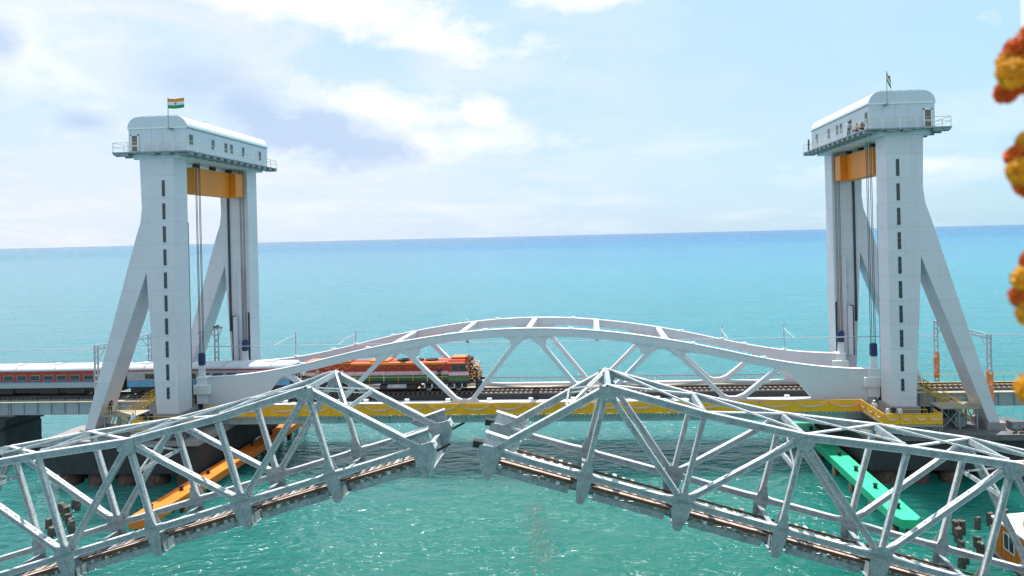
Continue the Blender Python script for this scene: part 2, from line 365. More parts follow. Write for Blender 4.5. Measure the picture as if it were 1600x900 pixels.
    # counterweight (hangs from the ropes: a thing of its own)
    b = MB(); bx(b, .95, 2.4, 79.7, 89.9, 31.5, 34.7); cw = tag(b.build('counterweight', 'orange', None, bevel=.03), 'orange steel counterweight hung high between legs of the tower ' + where, 'counterweight', 'orange counterweights')
    b = MB(); bx(b, .1, .94, 87.6, 89.8, 31.55, 34.65); b.build('end_block', 'orange', cw, bevel=.03)
    for y in (81.2, 84.8, 88.6):
        b = MB(); bx(b, 1.3, 1.9, y-.3, y+.3, 34.7, 35.19); b.build('hanger', 'tower_in', cw)
    # hoist ropes
    for y, nm in ((79.3, 'near'), (89.5, 'far')):
        c = thing('hoist_rope_bundle', (X(.35), y, 10), 'dark steel hoist ropes of the %s side, in tower %s' % ('camera-facing' if nm == 'near' else 'seaward', where), 'cables', 'hoist rope bundles')
        for i in range(4):
            l = .05 + .2*i
            MB().tube([(X(l), y+.1*(i % 2), 12.2), (X(l), y+.1*(i % 2), 35.25)], .036, 6).build('rope', 'cable', c)
        b = MB(); bx(b, -.05, .75, y-.2, y+.25, 10.9, 12.4); b.build('blue_wrap', 'bluewrap', c, bevel=.12)
        for i in range(4): MB().tube([(X(.05+.2*i), y, 11.2), (X(.0+.22*i), y, 9.6)], [.05, .11], 6).build('socket', 'white', c)
    return t
tower(-1); tower(1)
# flags
def flag(x, y, z0, z1, w, h, wave, label):
    t = thing('flag_on_pole', (x, y, z0), label, 'flag', 'tricolour flags')
    MB().tube([(x, y, z0), (x, y, z1)], .035, 6).build('pole', 'under', t)
    MB().box(x-.1, x+.1, y-.1, y+.62, z0, z0+.2).build('bracket', 'under', t)
    n = 14
    for k, m in enumerate(('flaggreen', 'white', 'saffron')):
        b = MB()
        for i in range(n+1):
            u = i/n; xx = x+.04+u*w*(1-.0*k); yy = y+wave*math.sin(u*7+.5)*u; dz = -.12*u*math.sin(u*4)
            if w < .8: dz -= u*1.0
            b.v += [(xx, yy, z1-.1-h+h*k/3+dz), (xx, yy, z1-.1-h+h*(k+1)/3+dz)]
        b.f = [(2*i, 2*i+2, 2*i+3, 2*i+1) for i in range(n)]
        s_ = b.build('stripe', m, t, True)
        if k == 1:
            u = .5; yy = y+wave*math.sin(u*7+.5)*u-.03
            b = MB(); ring = []
            for a in range(16):
                ring.append((x+.04+u*w+.11*math.cos(a*math.pi/8), yy, z1-.1-h/2-.05+.11*math.sin(a*math.pi/8)))
            b.tube(ring+ring[:1], .014, 4)
            for a in range(6):
                cx, cz = x+.04+u*w, z1-.1-h/2-.05; e = (.11*math.cos(a*math.pi/6), .11*math.sin(a*math.pi/6))
                b.bar((cx-e[0], yy, cz-e[1]), (cx+e[0], yy, cz+e[1]), .012, .012)
            b.build('wheel_emblem', 'navy', s_)
flag(-46.75, 73.5, 38.3, 41.8, 1.75, 1.1, .14, 'flag flying out straight from the roof of the tower by the coaches')
flag(31.25, 73.5, 38.3, 41.9, .45, 1.0, .1, 'limp flag hanging on the roof of the tower by the gold gallery')
# ------------------------------------------------------------------ lift span
TP = [(0, 14.75), (3.75, 14.68), (7.5, 14.4), (9.3, 14.22), (13.2, 13.68), (14.8, 13.45), (17.1, 13.02), (20.3, 12.38), (22.9, 11.8), (24.5, 11.4), (27.5, 10.75), (31.5, 10.05), (34.6, 9.68), (38.4, 9.5)]
def ztop(d):
    d = abs(d)
    for (a, za), (b, zb) in zip(TP, TP[1:]):
        if d <= b: return za + (zb-za)*(d-a)/(b-a)
    return TP[-1][1]
def zs(d): return sum(ztop(d+e) for e in (-2.4, -1.6, -.8, 0, .8, 1.6, 2.4))/7 if abs(d) < 36 else ztop(d)
def lift_span():
    t = thing('lift_span', (XC, YTR, 4.0), 'white arched bowstring truss lift span carrying the locomotive', 'bridge span')
    for yc in (79.3, 89.5):
        tr = None
        b = MB(); ds = [-38.4 + 76.8*i/192 for i in range(193)]
        pts = []
        for d in ds:
            a = abs(d); zb = zs(d) - .92
            if a > 29.6: zb = max(5.9, min(zb, zb - (a-29.6)*1.05)) if a < 32.9 else 5.9
            pts.append((XC+d, zs(d), zb))
        w = .35
        for x, z1, z0 in pts: b.v += [(x, yc-w, z0), (x, yc-w, z1), (x, yc+w, z1), (x, yc+w, z0)]
        for i in range(len(pts)-1):
            q = i*4
            for k in range(4): b.f.append((q+k, q+(k+1) % 4, q+4+(k+1) % 4, q+4+k))
        b.f += [(0, 1, 2, 3), tuple(len(b.v)-4+k for k in range(4))]
        tr = b.build('arch_chord', 'arch', t)
        b = MB()                                        # thin top flange, a little proud
        for x, z1, z0 in pts: b.v += [(x, yc-w-.06, z1), (x, yc-w-.06, z1+.05), (x, yc+w+.06, z1+.05), (x, yc+w+.06, z1)]
        for i in range(len(pts)-1):
            q = i*4
            for k in range(4): b.f.append((q+k, q+(k+1) % 4, q+4+(k+1) % 4, q+4+k))
        b.build('top_flange', 'arch', tr)
        for d in (-27, -19, -5, 5, 19, 27):
            MB().box(XC+d-.25, XC+d+.25, yc-.2, yc+.2, zs(d)+.04, zs(d)+.2).build('lifting_lug', 'white', tr)
        MB().box(XC-33, XC+33, yc-.33, yc+.33, 5.25, 6.2).build('bottom_chord', 'arch', t)
        for top, bot in ((0, 7.6), (15.5, 7.6), (15.5, 23.4), (29.4, 23.4)):
            for s_ in (-1, 1):
                p = (XC+s_*top, yc, zs(top)-.6); q = (XC+s_*bot, yc, 6.0)
                sx = 1 if bot > top else -1
                off = .55*sx
                MB().bar((p[0]+s_*off, yc, p[2]), (q[0]-s_*off*.9, yc, q[2]), .5, .68, (0, 1, 0)).build('diagonal', 'arch', t, bevel=.02)
        for top in (-15.5, 0, 15.5):                     # curved gusset haunches under the chord
            x = XC+top; f = 1 if top == 0 else 1.22
            hp = [(3.1, -.9), (2.45, -1.1), (2.15, -1.4), (2.05, -1.9), (1.18, -1.9), (.8, -1.5), (.4, -1.28), (0, -1.22)]
            pl = [(-a*f, c) for a, c in hp] + [(a*f, c) for a, c in hp[-2::-1]]
            MB().prism([(x+a, zs(top+a)-.02+c if abs(a) > 2.8 else zs(top+a*.6)+c) for a, c in pl]+[(x+2.6*f, zs(top+2.6*f)-.6), (x-2.6*f, zs(top-2.6*f)-.6)], yc-.26, yc+.26).build('gusset', 'arch', t)
        for bot in (-23.4, -7.6, 7.6, 23.4):
            x = XC+bot; MB().prism([(x-1.7, 6.15), (x-1.2, 6.9), (x-.4, 6.55), (x+.4, 6.55), (x+1.2, 6.9), (x+1.7, 6.15)], yc-.27, yc+.27).build('gusset', 'arch', t)
        for s_ in (-1, 1):                               # lifting bracket at each end
            a, c = sorted((XC+s_*37.9, XC+s_*39.9))
            MB().box(a, c, yc-.9, yc-.36, 7.6, 8.7).build('lifting_bracket', 'white', t, bevel=.05)
            a2, c2 = sorted((XC+s_*38.42, XC+s_*39.7)); MB().box(a2, c2, yc-.55, yc+.55, 6.4, 9.6).build('lifting_bracket', 'white', t, bevel=.05)
            a3, c3 = sorted((XC+s_*38.45, XC+s_*39.0)); MB().box(a3, c3, yc-.45, yc+.45, 5.0, 6.39).build('end_post', 'girder', t)
    for d in (-26, -19.4, -11.5, -4, 4, 11.5, 19.4, 26):
        for yc in (79.3, 89.5):
            pp = [(XC+d-.45, zs(d-.45)-.06), (XC+d+.45, zs(d+.45)-.06), (XC+d+.45, zs(d+.45)-.86), (XC+d-.45, zs(d-.45)-.86)]
            MB().prism(pp, yc-.375, yc-.352).build('splice_plate', 'arch', t)
    for d in (-16, -8, 0, 8, 16):
        MB().box(XC+d-.33, XC+d+.33, 79.66, 89.14, zs(d)-.55, zs(d)-.02).build('cross_strut', 'arch', t, bevel=.02)
    # floor
    MB().box(XC-38.3, XC+38.3, 78.75, 90.2, 3.95, 5.0).build('floor_girder', 'fascia', t)
    for k in range(26):
        x = XC-37.5+3*k; MB().box(x-.06, x+.06, 78.6, 78.74, 4.0, 4.98).build('stiffener', 'fascia', t)
    MB().box(XC-38.3, XC+38.3, 79.7, 89.1, 5.02, 5.75).build('deck', 'girder', t)
    MB().box(XC-38.3, XC+38.3, 86.6, 89.05, 5.76, 5.92).build('walkway', 'walk', t)
    MB().box(XC-38.3, XC+38.3, 77.95, 78.72, 4.95, 5.06).build('walkway', 'walk', t)
    # seaward red railing
    rr = MB().tube([(XC-38, 90.0, 6.78), (XC+38, 90.0, 6.78)], .045, 6).build('red_railing', 'red', t)
    b = MB(); b.tube([(XC-38, 90.0, 6.05), (XC+38, 90.0, 6.05)], .025, 4)
    for k in range(254): b.box(XC-38+.3*k-.012, XC-38+.3*k+.012, 89.985, 90.015, 5.0, 6.75)
    stuff(b.build('baluster', 'red', rr))
    # white bearing blocks along the near side of the track
    for k in range(13):
        x = XC-30+5*k; MB().box(x-.28, x+.28, 80.9, 81.3, 5.76, 6.2).build('bearing_block', 'white', t, bevel=.04)
    return t
SPAN = lift_span()
# gold drape along the near walkway
def drape(t, p, q, z0, z1):
    """one cloth panel with pleats, cream swag and rail between two posts"""
    p, q = Vector((*p, 0)), Vector((*q, 0)); d = q-p; ln = d.length; d.normalize(); nrm = Vector((d.y, -d.x, 0))
    if nrm.y > 0 and abs(nrm.y) > .3: nrm = -nrm
    n = int(ln/.09); b = MB(); rnd = random.random()*9
    for i in range(n+1):
        a = ln*i/n; o = .035*math.sin(a*19+math.sin(a*3+rnd)) + .01*math.sin(a*47)
        for z, k in ((z1-.06, .4), ((z0+z1)/2, 1), (z0, 1.3)):
            v = p + d*a + nrm*(.05+o*k); b.v.append((v.x, v.y, z + (.02*math.sin(a*5+rnd) if z == z0 else 0)))
    b.f = [(3*i+k, 3*i+3+k, 3*i+4+k, 3*i+1+k) for i in range(n) for k in (0, 1)]
    b.build('cloth_panel', 'gold', t, True)
    b = MB(); n = 18
    for i in range(n+1):
        u = i/n; sag = (1-(2*u-1)**2); th = .04+.2*sag**.8; v = p+d*(ln*u)+nrm*(.13+.04*sag); zt = z1-.02-.52*sag*(z1-z0)/1.2
        for k in range(4):
            vv = v + nrm*(.03*math.sin(k*2.1+u*9)); b.v.append((vv.x, vv.y, zt-th*k/3))
    b.f = [(4*i+k, 4*i+4+k, 4*i+5+k, 4*i+1+k) for i in range(n) for k in range(3)]
    b.build('swag', 'swag', t, True)
    MB().tube([(p.x, p.y, z1), (q.x, q.y, z1)], .05, 6).build('rail', 'yellow', t)
    MB().tube([(p.x, p.y, z0-.15), (p.x, p.y, z1+.06)], .035, 5).build('post', 'yellow', t)
g = thing('draped_railing', (XC, 78.0, 5.0), 'long walkway railing draped in gold cloth with cream swags along the span', 'railing')
xs_ = [XC-38.2 + 3.78*i for i in range(21)]
for a, c in zip(xs_, xs_[1:]): drape(g, (a, 78.0), (c, 78.0), 5.08, 6.33)
b = MB()
for k in range(150): x = XC-37.5+.5*k; b.add(*(lambda c: ([(c[0]+e[0], c[1]+e[1], c[2]+e[2]) for e in ((.06, 0, 0), (-.06, 0, 0), (0, .06, 0), (0, -.06, 0), (0, 0, .06), (0, 0, -.06))], [(0, 2, 4), (2, 1, 4), (1, 3, 4), (3, 0, 4), (2, 0, 5), (1, 2, 5), (3, 1, 5), (0, 3, 5)]))((x, 77.9, 4.93-.06*abs(math.sin(k*.8)))))
stuff(b.build('string_lights', 'light', g))
def gallery(side):
    X = (lambda x: x) if side > 0 else (lambda x: 2*XC-x)
    lab = 'beside the tower with the limp flag' if side > 0 else 'beside the tower where coaches pass'
    t = thing('viewing_gallery', (X(32), 73.5, 5.0), 'small steel viewing gallery draped in gold cloth ' + lab, 'gallery', 'draped galleries')
    a, c = sorted((X(29.5), X(35.3))); MB().box(a, c, 71.8, 73.75, 5.0, 5.15).build('floor', 'walk', t)
    a, c = sorted((X(29.5), X(30.9))); MB().box(a, c, 73.76, 78.4, 5.0, 5.15).build('floor', 'walk', t)
    P = [(29.5, 77.9), (29.5, 75.9), (29.5, 73.9), (29.5, 71.8), (31.0, 71.8), (32.4, 71.8), (33.8, 71.8), (35.25, 71.8), (35.25, 73.7)]
    for p, q in zip(P, P[1:]): drape(t, (X(p[0]), p[1]), (X(q[0]), q[1]), 5.3, 6.33)
    MB().tube([(X(31), 73.6, 6.3), (X(34.6), 73.6, 6.3)], .04, 6).build('inner_rail', 'yellow', t)
    for x in (31, 32.8, 34.6): MB().tube([(X(x), 73.6, 5.15), (X(x), 73.6, 6.3)], .03, 5).build('post', 'yellow', t)
    for x in (29.7, 31.5, 33.3, 35.1):
        for y in (72, 73.6): MB().box(X(x)-.05, X(x)+.05, y-.05, y+.05, 4.0, 5.0).build('leg', 'under', t)
        MB().bar((X(x), 72, 4.1), (X(x), 73.6, 4.95), .06, .06).build('brace', 'under', t)
    for x0, x1 in ((29.7, 31.5), (31.5, 33.3), (33.3, 35.1)):
        MB().bar((X(x0), 72, 4.1), (X(x1), 72, 4.95), .06, .06).build('brace', 'under', t); MB().bar((X(x1), 72.05, 4.1), (X(x0), 72.05, 4.95), .06, .06).build('brace', 'under', t)
gallery(1); gallery(-1)
# ------------------------------------------------------------------ piers under the towers
def main_pier(side):
    X = (lambda x: x) if side > 0 else (lambda x: 2*XC-x)
    t = thing('tower_pier', (X(37), 83, WZ), 'massive dark concrete pier under the tower ' + ('by the green fender' if side > 0 else 'by the orange fender'), 'pier', 'tower piers')
    for x0, x1, y0, y1 in ((28.3, 37.0, 72.5, 95), (37.0, 46, 72.5, 78.4), (37.0, 46, 88.6, 95)):
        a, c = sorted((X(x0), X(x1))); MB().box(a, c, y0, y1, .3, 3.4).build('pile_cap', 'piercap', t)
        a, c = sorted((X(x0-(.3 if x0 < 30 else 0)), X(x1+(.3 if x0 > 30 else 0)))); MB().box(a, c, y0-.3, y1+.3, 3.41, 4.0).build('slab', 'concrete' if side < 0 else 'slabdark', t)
    for x in (30.2, 33.6, 37.0, 40.4, 43.8):
        for y in ((73.9, 80, 86, 93) if x < 37 else (73.9, 76.6, 90, 93)):
            MB().tube([(X(x), y, -3), (X(x), y, .4)], 1.15, 14).build('caisson', 'caisson', t, True)
    # steel trestle between slab and stairs
    for x in (36.4, 38.2, 40.0):
        for y in (74.2, 76.4):
            MB().box(X(x)-.07, X(x)+.07, y-.07, y+.07, 3.95, 6.2).build('trestle_post', 'under', t)
        MB().bar((X(x), 74.2, 4.1), (X(x), 76.4, 6.1), .07, .07).build('trestle_brace', 'under', t)
    for x0, x1 in ((36.4, 38.2), (38.2, 40.0)):
        for y in (74.2, 76.4):
            MB().bar((X(x0), y, 4.1), (X(x1), y, 6.1), .07, .07).build('trestle_brace', 'under', t); MB().bar((X(x1), y+.08, 4.1), (X(x0), y+.08, 6.1), .07, .07).build('trestle_brace', 'under', t)
    a, c = sorted((X(36.2), X(40.2))); MB().box(a, c, 74.0, 76.6, 6.2, 6.32).build('landing', 'walk', t)
    for x in (36.3, 38.2, 40.1): MB().tube([(X(x), 74.05, 6.3), (X(x), 74.05, 7.4)], .035, 5).build('railing_post', 'yellow', t)
    for z in (6.85, 7.4): MB().tube([(X(36.3), 74.05, z), (X(40.1), 74.05, z)], .035, 5).build('handrail', 'yellow', t)
    # bearing block the span lands on
    a, c = sorted((X(30.2), X(33.2))); MB().box(a, c, 78.3, 90.6, 3.95, 4.9).build('bearing_shelf', 'concrete', t)
main_pier(1); main_pier(-1)
def stair(side):
    X = (lambda x: x) if side > 0 else (lambda x: 2*XC-x)
    t = thing('access_stair', (X(40), 78.5, 4), 'yellow railed steel access stair ' + ('beside the tower with the limp flag' if side > 0 else 'beside the tower where coaches pass'), 'stairs', 'access stairs')
    A, B = Vector((36.2, 0, 7.6)), Vector((41.5, 0, 4.1))
    for y in (77.6, 78.8):
        MB().bar((X(A.x), y, A.z), (X(B.x), y, B.z), .08, .26).build('stringer', 'yellow', t)
        for h in (.55, 1.05): MB().tube([(X(A.x), y, A.z+h), (X(B.x), y, B.z+h)], .035, 5).build('handrail', 'yellow', t)
        for k in range(5):
            p = A.lerp(B, k/4); MB().tube([(X(p.x), y, p.z), (X(p.x), y, p.z+1.05)], .03, 5).build('railing_post', 'yellow', t)
    for k in range(13):
        p = A.lerp(B, (k+.5)/13); MB().box(X(p.x)-.14, X(p.x)+.14, 77.65, 78.75, p.z-.02, p.z+.02).build('tread', 'walk', t)
    a, c = sorted((X(34.4), X(36.3))); MB().box(a, c, 77.5, 81.2, 7.45, 7.6).build('landing', 'walk', t)
    for h in (.55, 1.05): MB().tube([(X(36.2), 78.9, 7.6+h), (X(36.2), 81.1, 7.6+h), (X(34.5), 81.1, 7.6+h)], .035, 5).build('handrail', 'yellow', t)
    for x, y in ((34.5, 77.6), (36.2, 77.6), (36.2, 81.1), (34.5, 81.1)): MB().box(X(x)-.05, X(x)+.05, y-.05, y+.05, 3.95, 8.6).build('post', 'yellow', t)
stair(1); stair(-1)
# ------------------------------------------------------------------ approach viaducts and track
def approach(side):
    X = (lambda x: x) if side > 0 else (lambda x: 2*XC-x)
    lab = 'past limp flag tower' if side > 0 else 'under the coaches'
    x = 34.2; k = 0
    while k < (2 if side > 0 else 3):
        x1 = x+(25 if side < 0 else 22.6)
        t = thing('girder_span', (X(x+11), YTR, 4.3), 'grey plate girder span %s, %s' % (lab, ['next to the tower', 'second from the tower', 'third from the tower', 'fourth from the tower'][k]), 'bridge span', 'approach girder spans')
        a, c = sorted((X(x+.05), X(x1-.05)))
        for y in (82.9, 84.9):
            gd = MB().box(a, c, y-.02, y+.02, 4.35, 6.3).build('girder_web', 'girder', t)
            MB().box(a, c, y-.22, y+.22, 6.3, 6.36).build('flange', 'girder', gd); MB().box(a, c, y-.22, y+.22, 4.29, 4.35).build('flange', 'girder', gd)
            for j in range(int((c-a)/1.8)+1): xx = a+.3+1.8*j; MB().box(xx-.02, xx+.02, y-.19, y-.021, 4.36, 6.29).build('stiffener', 'girder', gd)
        MB().box(a, c, 82.2, 85.6, 6.37, 6.42).build('deck_plate', 'track', t)
        for y in (81.4, 86.3): MB().box(a, c, y-.4, y+.4, 6.2, 6.28).build('walkway', 'walk', t)
        for y in (81.05,86.65):
            rl = MB().tube([(a, y, 7.25), (c, y, 7.25)], .03, 5).build('handrail', 'yellow', t) if y > 82 or side > 0 else None
            if rl:
                for j in range(int((c-a)/1.95)): MB().tube([(a+.3+1.95*j, y, 6.25), (a+.3+1.9*j, y, 7.25)], .025, 5).build('railing_post', 'yellow', t)
        p = thing('viaduct_pier', (X(x1), YTR, WZ), 'dark capped viaduct pier %s, %s' % (lab, ['first out from the tower', 'second out from the tower', 'third out from the tower', 'fourth out from the tower'][k]), 'pier', 'viaduct piers')
        a2, c2 = sorted((X(x1-1.6), X(x1+1.6)))
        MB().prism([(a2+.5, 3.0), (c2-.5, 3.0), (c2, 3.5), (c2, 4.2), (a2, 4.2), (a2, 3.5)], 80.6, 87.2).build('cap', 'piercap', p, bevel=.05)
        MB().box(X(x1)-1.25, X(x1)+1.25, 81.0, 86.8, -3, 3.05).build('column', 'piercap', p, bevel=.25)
        MB().box(a2+.4, c2-.4, 82.3, 85.5, 4.19, 4.3).build('bearing', 'concrete', p)
        x = x1; k += 1
approach(1); approach(-1)
tk = thing('railway_track', (XC, YTR, RZ-.3), 'single railway track with dark rails running across the bridge', 'track')
for y in (YTR-.84, YTR+.84): MB().box(-118, 71, y-.036, y+.036, RZ-.16, RZ).build('rail', 'rust', tk)
for y in (YTR-.5, YTR+.5): MB().box(-118, 71, y-.03, y+.03, RZ-.17, RZ-.03).build('guard_rail', 'track', tk)
b = MB()
for k in range(312): x = -118+.605*k; b.box(x-.11, x+.11, YTR-1.35, YTR+1.35, RZ-.23, RZ-.165)
stuff(b.build('sleepers', 'ballast', tk))
MB().box(XC-38.3, XC+38.3, YTR-1.7, YTR+1.7, 5.76, RZ-.24).build('track_bed', 'track', tk)
for s_ in (-1, 1):
    a, c = sorted((XC+s_*38.35, XC+s_*42)); MB().box(a, c, YTR-1.7, YTR+1.7, 5.6, RZ-.24).build('track_bed', 'track', tk)
# overhead line
def lattice_post(b, x, y, z0, z1, w=.42):
    for e in (-w/2, w/2): b.box(x+e-.05, x+e+.05, y-.11, y+.11, z0, z1)
    z = z0+.2
    while z < z1-.2: b.box(x-w/2+.051, x+w/2-.051, y-.1, y+.1, z, z+.16); z += .75
    return b
def portal(x, y0, y1, zt, z0, label, wrap):
    t = thing('catenary_portal', (x, y0, z0), label, 'portal', 'overhead line portals')
    for y in (y0, y1):
        p = lattice_post(MB(), x, y, z0, zt).build('post', 'girder', t)
        if wrap: lattice = MB().box(x-.3, x+.3, y-.17, y+.17, 6.2, 9.4).build('banner', 'banner', p)
    b = MB()
    for z in (zt-.1, zt-.55): b.box(x-.06, x+.06, y0, y1, z-.05, z+.05)
    n = int((y1-y0)/.9)
    for i in range(n):
        a, c = y0+(y1-y0)*i/n, y0+(y1-y0)*(i+1)/n; b.bar((x, a, zt-.55 if i % 2 else zt-.1), (x, c, zt-.1 if i % 2 else zt-.55), .05, .05, (1, 0, 0))
    b.build('beam', 'girder', t)
    for y, s_ in ((y0, 1), (y1, -1)): MB().bar((x, y, zt-2.2), (x, y+s_*1.6, zt-.5), .07, .07, (1, 0, 0)).build('knee_brace', 'girder', t)
    MB().tube([(x, YTR, zt-.5), (x, YTR, 12.45)], .05, 6).build('dropper', 'girder', t)
portal(-60.2, 79.4, 89.4, 13.5, 4.3, 'grey lattice overhead line portal standing over the coaches', False)
portal(43.4, 77.8, 89.5, 13.5, 4.0, 'grey lattice overhead line portal with orange banners on its posts', True)
t = thing('catenary_mast', (-50.2, 88.2, 4), 'grey lattice mast with a cross arm between legs of the coach-side tower', 'mast')
lattice_post(MB(), -50.2, 88.2, 4.0, 14.0, .5).build('post', 'girder', t)
MB().box(-50.28, -50.12, 84, 89.6, 14.0, 14.25).build('arm', 'girder', t)
for s_ in (-1, 1): MB().bar((-50.2, 88.2, 12.4), (-50.2, 88.2+1.3*s_, 14.0), .09, .09, (1, 0, 0)).build('knee_brace', 'girder', t)
for y in (87.7, 88.2, 88.7): MB().tube([(-50.2, y, 14.2), (-50.2, y, 14.55)], .12, 8).build('insulator', 'rust', t)
t = thing('contact_wire', (XC, YTR, 12.4), 'grey overhead conductor strung through the arch above the track', 'wire')
MB().tube([(-118, YTR, 12.42), (71, YTR, 12.42)], .055, 6).build('conductor', 'girder', t)
for x in (-40, -31.8, 16.5, 24.4):
    t = thing('wire_bracket', (x, 89.5, zs(x-XC)), 'small conductor post and arm on the seaward arch, ' + {-40: 'over the coach end', -31.8: 'over the locomotive rear', 16.5: 'on the falling arch', 24.4: 'by the limp flag tower'}[x], 'bracket', 'conductor brackets')
    MB().tube([(x, 89.5, zs(x-XC)), (x, 89.5, 13.4)], .09, 8).build('post', 'girder', t)
    MB().tube([(x, 89.5, 12.9), (x-.3, 87.5, 12.8), (x-.3, YTR, 12.42)], .05, 6).build('arm', 'girder', t)
    MB().tube([(x-.1, 89.3, 12.4), (x-.3, 86.9, 12.75)], .035, 6).build('stay', 'girder', t)
    MB().box(x-.22, x+.22, 89.3, 89.7, zs(x-XC)+.03, zs(x-XC)+.25).build('base', 'white', t)
for d in (-8, 8):
    t = thing('wire_hanger', (XC+d, YTR, 13), 'short dark hanger holding conductor under arch strut, %s side of crown' % ('locomotive' if d < 0 else 'limp flag tower'), 'hanger', 'conductor hangers')
    MB().tube([(XC+d, YTR, zs(d)-.5), (XC+d, YTR, 12.42)], .07, 6).build('rod', 'under', t); MB().box(XC+d-.15, XC+d+.15, YTR-.1, YTR+.1, 12.5, 12.75).build('clamp', 'under', t)
# ------------------------------------------------------------------ train
def wheel(parent, x, y, z, r):
    w = MB().tube([(x, y-.07, z), (x, y+.07, z)], r, 20).build('wheel', 'bogie', parent)
    MB().tube([(x, y-.10, z), (x, y-.071, z)], r*.72, 16).build('rim', 'girder', w); return w
def bogie(parent, xc, n, pitch, r, half):
    bg_ = MB().box(xc-half, xc+half, YTR-1.15, YTR-1.0, RZ+r*.9, RZ+r*1.7).box(xc-half, xc+half, YTR+1.0, YTR+1.15, RZ+r*.9, RZ+r*1.7).box(xc-.4, xc+.4, YTR-1.1, YTR+1.1, RZ+r*.8, RZ+r*1.9).build('bogie', 'bogie', parent, bevel=.03)
    for k in range(n):
        x = xc+(k-(n-1)/2)*pitch
        for y in (YTR-.84, YTR+.84): wheel(bg_, x, y, RZ+r, r)
        for y in (YTR-1.25, YTR+1.25): MB().box(x-.2, x+.2, y-.1, y+.1, RZ+r*.7, RZ+r*1.4).build('axle_box', 'bogie', bg_)
    for k in range(2*n):
        x = xc+(k-(2*n-1)/2)*pitch*.5; MB().tube([(x, YTR-1.22, RZ+r*1.0), (x, YTR-1.22, RZ+r*1.9)], .1, 8).build('spring', 'girder', bg_)
def garland(parent, a, c, y, z, sag, n, m='marigold'):
    b = MB()
    for k in range(n):
        u = k/(n-1); x = a+(c-a)*u; zz = z-sag*abs(math.sin(u*math.pi*max(1, round((c-a)/1.3)))); r = .045
        b.add([(x+e[0]*r, y+e[1]*r, zz+e[2]*r) for e in ((1, 0, 0), (-1, 0, 0), (0, 1, 0), (0, -1, 0), (0, 0, 1), (0, 0, -1))], [(0, 2, 4), (2, 1, 4), (1, 3, 4), (3, 0, 4), (2, 0, 5), (1, 2, 5), (3, 1, 5), (0, 3, 5)])
    return b.build('garland', m, parent)
def coach(x0, x1, kind, label):
    t = thing('passenger_coach', ((x0+x1)/2, YTR, RZ), label, 'coach', 'passenger coaches')
    yn, yf = YTR-1.6, YTR+1.6; body, low = ('coachred', 'coachgrey') if kind == 'red' else ('coachgrey', 'coachblue')
    bd = MB().box(x0, x1, yn, yf, 8.55, 9.85).build('body_side', body, t, bevel=.03)
    MB().box(x0, x1, yn-.004, yf+.004, 7.75, 8.54).build('lower_panel', low, t, bevel=.03)
    MB().box(x0+.3, x1-.3, yn+.25, yf-.25, 7.1, 7.74).build('underframe', 'bogie', t)
    pr = [(yn-.02, 9.86), (yn+.03, 10.08), (yn+.3, 10.32), (yn+.8, 10.46), (YTR, 10.5), (yf-.8, 10.46), (yf-.3, 10.32), (yf-.03, 10.08), (yf+.02, 9.86)]
    MB().prismx(pr, x0, x1).build('roof', 'coachroof', t, True)
    k = 0
    x = x0+2.4
    while x < x1-2.6:
        w = MB().box(x-.05, x+1.25, yn-.02, yn+.03, 8.72, 9.37).build('window', 'coachgrey' if kind == 'red' else 'slit', bd); MB().box(x, x+1.2, yn-.03, yn+.02, 8.77, 9.32).build('pane', 'glass', w)
        x += 1.75
    if kind == 'red':
        for xx in (x0+.9, x1-1.6):
            d = MB().box(xx, xx+.85, yn-.03, yn+.04, 7.8, 9.75).build('door', 'coachred', bd); MB().box(xx+.2, xx+.65, yn-.045, yn+.0, 8.8, 9.5).build('pane', 'glass', d)
        MB().box(x0+2, x1-2, yn-.025, yn+.02, 8.4, 8.54).build('blue_stripe', 'coachblue', bd)
    else:
        MB().box(x0, x1, yn-.02, yn+.03, 9.7, 9.84).build('red_stripe', 'coachred', bd)
    for xx in (x0+2.2, x0+7.4, (x0+x1)/2+2, x1-2.4):
        rb = []
        for y, z in pr[1:-1]: rb.append((xx, y, z+.03))
        MB().tube(rb, .05, 5).build('roof_rib', 'coachgrey', t)
        MB().box(xx-1.2, xx-.3, YTR-.4, YTR+.4, 10.45, 10.58).build('roof_vent', 'coachroof', t, bevel=.03)
    for xx in (x0+4.6, (x0+x1)/2, x1-7): MB().box(xx, xx+2.4, yn+.1, yf-.1, 7.0, 7.73).build('equipment_box', 'bogie', t, bevel=.04)
    for xx in (x0+3.1, x1-3.1): bogie(t, xx, 2, 2.4, .44, 1.9)
    garland(t, x0+.6, x1-.6, yn-.09, 9.68, .28, int((x1-x0)*4)); garland(t, x0+.6, x1-.6, yn-.09, 9.2, .35, int((x1-x0)*4), 'marigold_o') if kind != 'red' else None
    for xx in (x0-.22, x1-.02): MB().box(xx, xx+.24, YTR-1.1, YTR+1.1, 7.7, 10.0).build('gangway', 'bogie', t)
XL0 = -37.0
coach(XL0-.7-20.8, XL0-.7, 'grey', 'grey and blue passenger coach coupled right behind the locomotive'); coach(XL0-1.5-42, XL0-1.5-21.0, 'red', 'red passenger coach with marigold garlands, second behind the locomotive')
coach(XL0-2.3-63.2, XL0-2.3-42.2, 'red', 'red passenger coach at tail of train, third behind the locomotive')
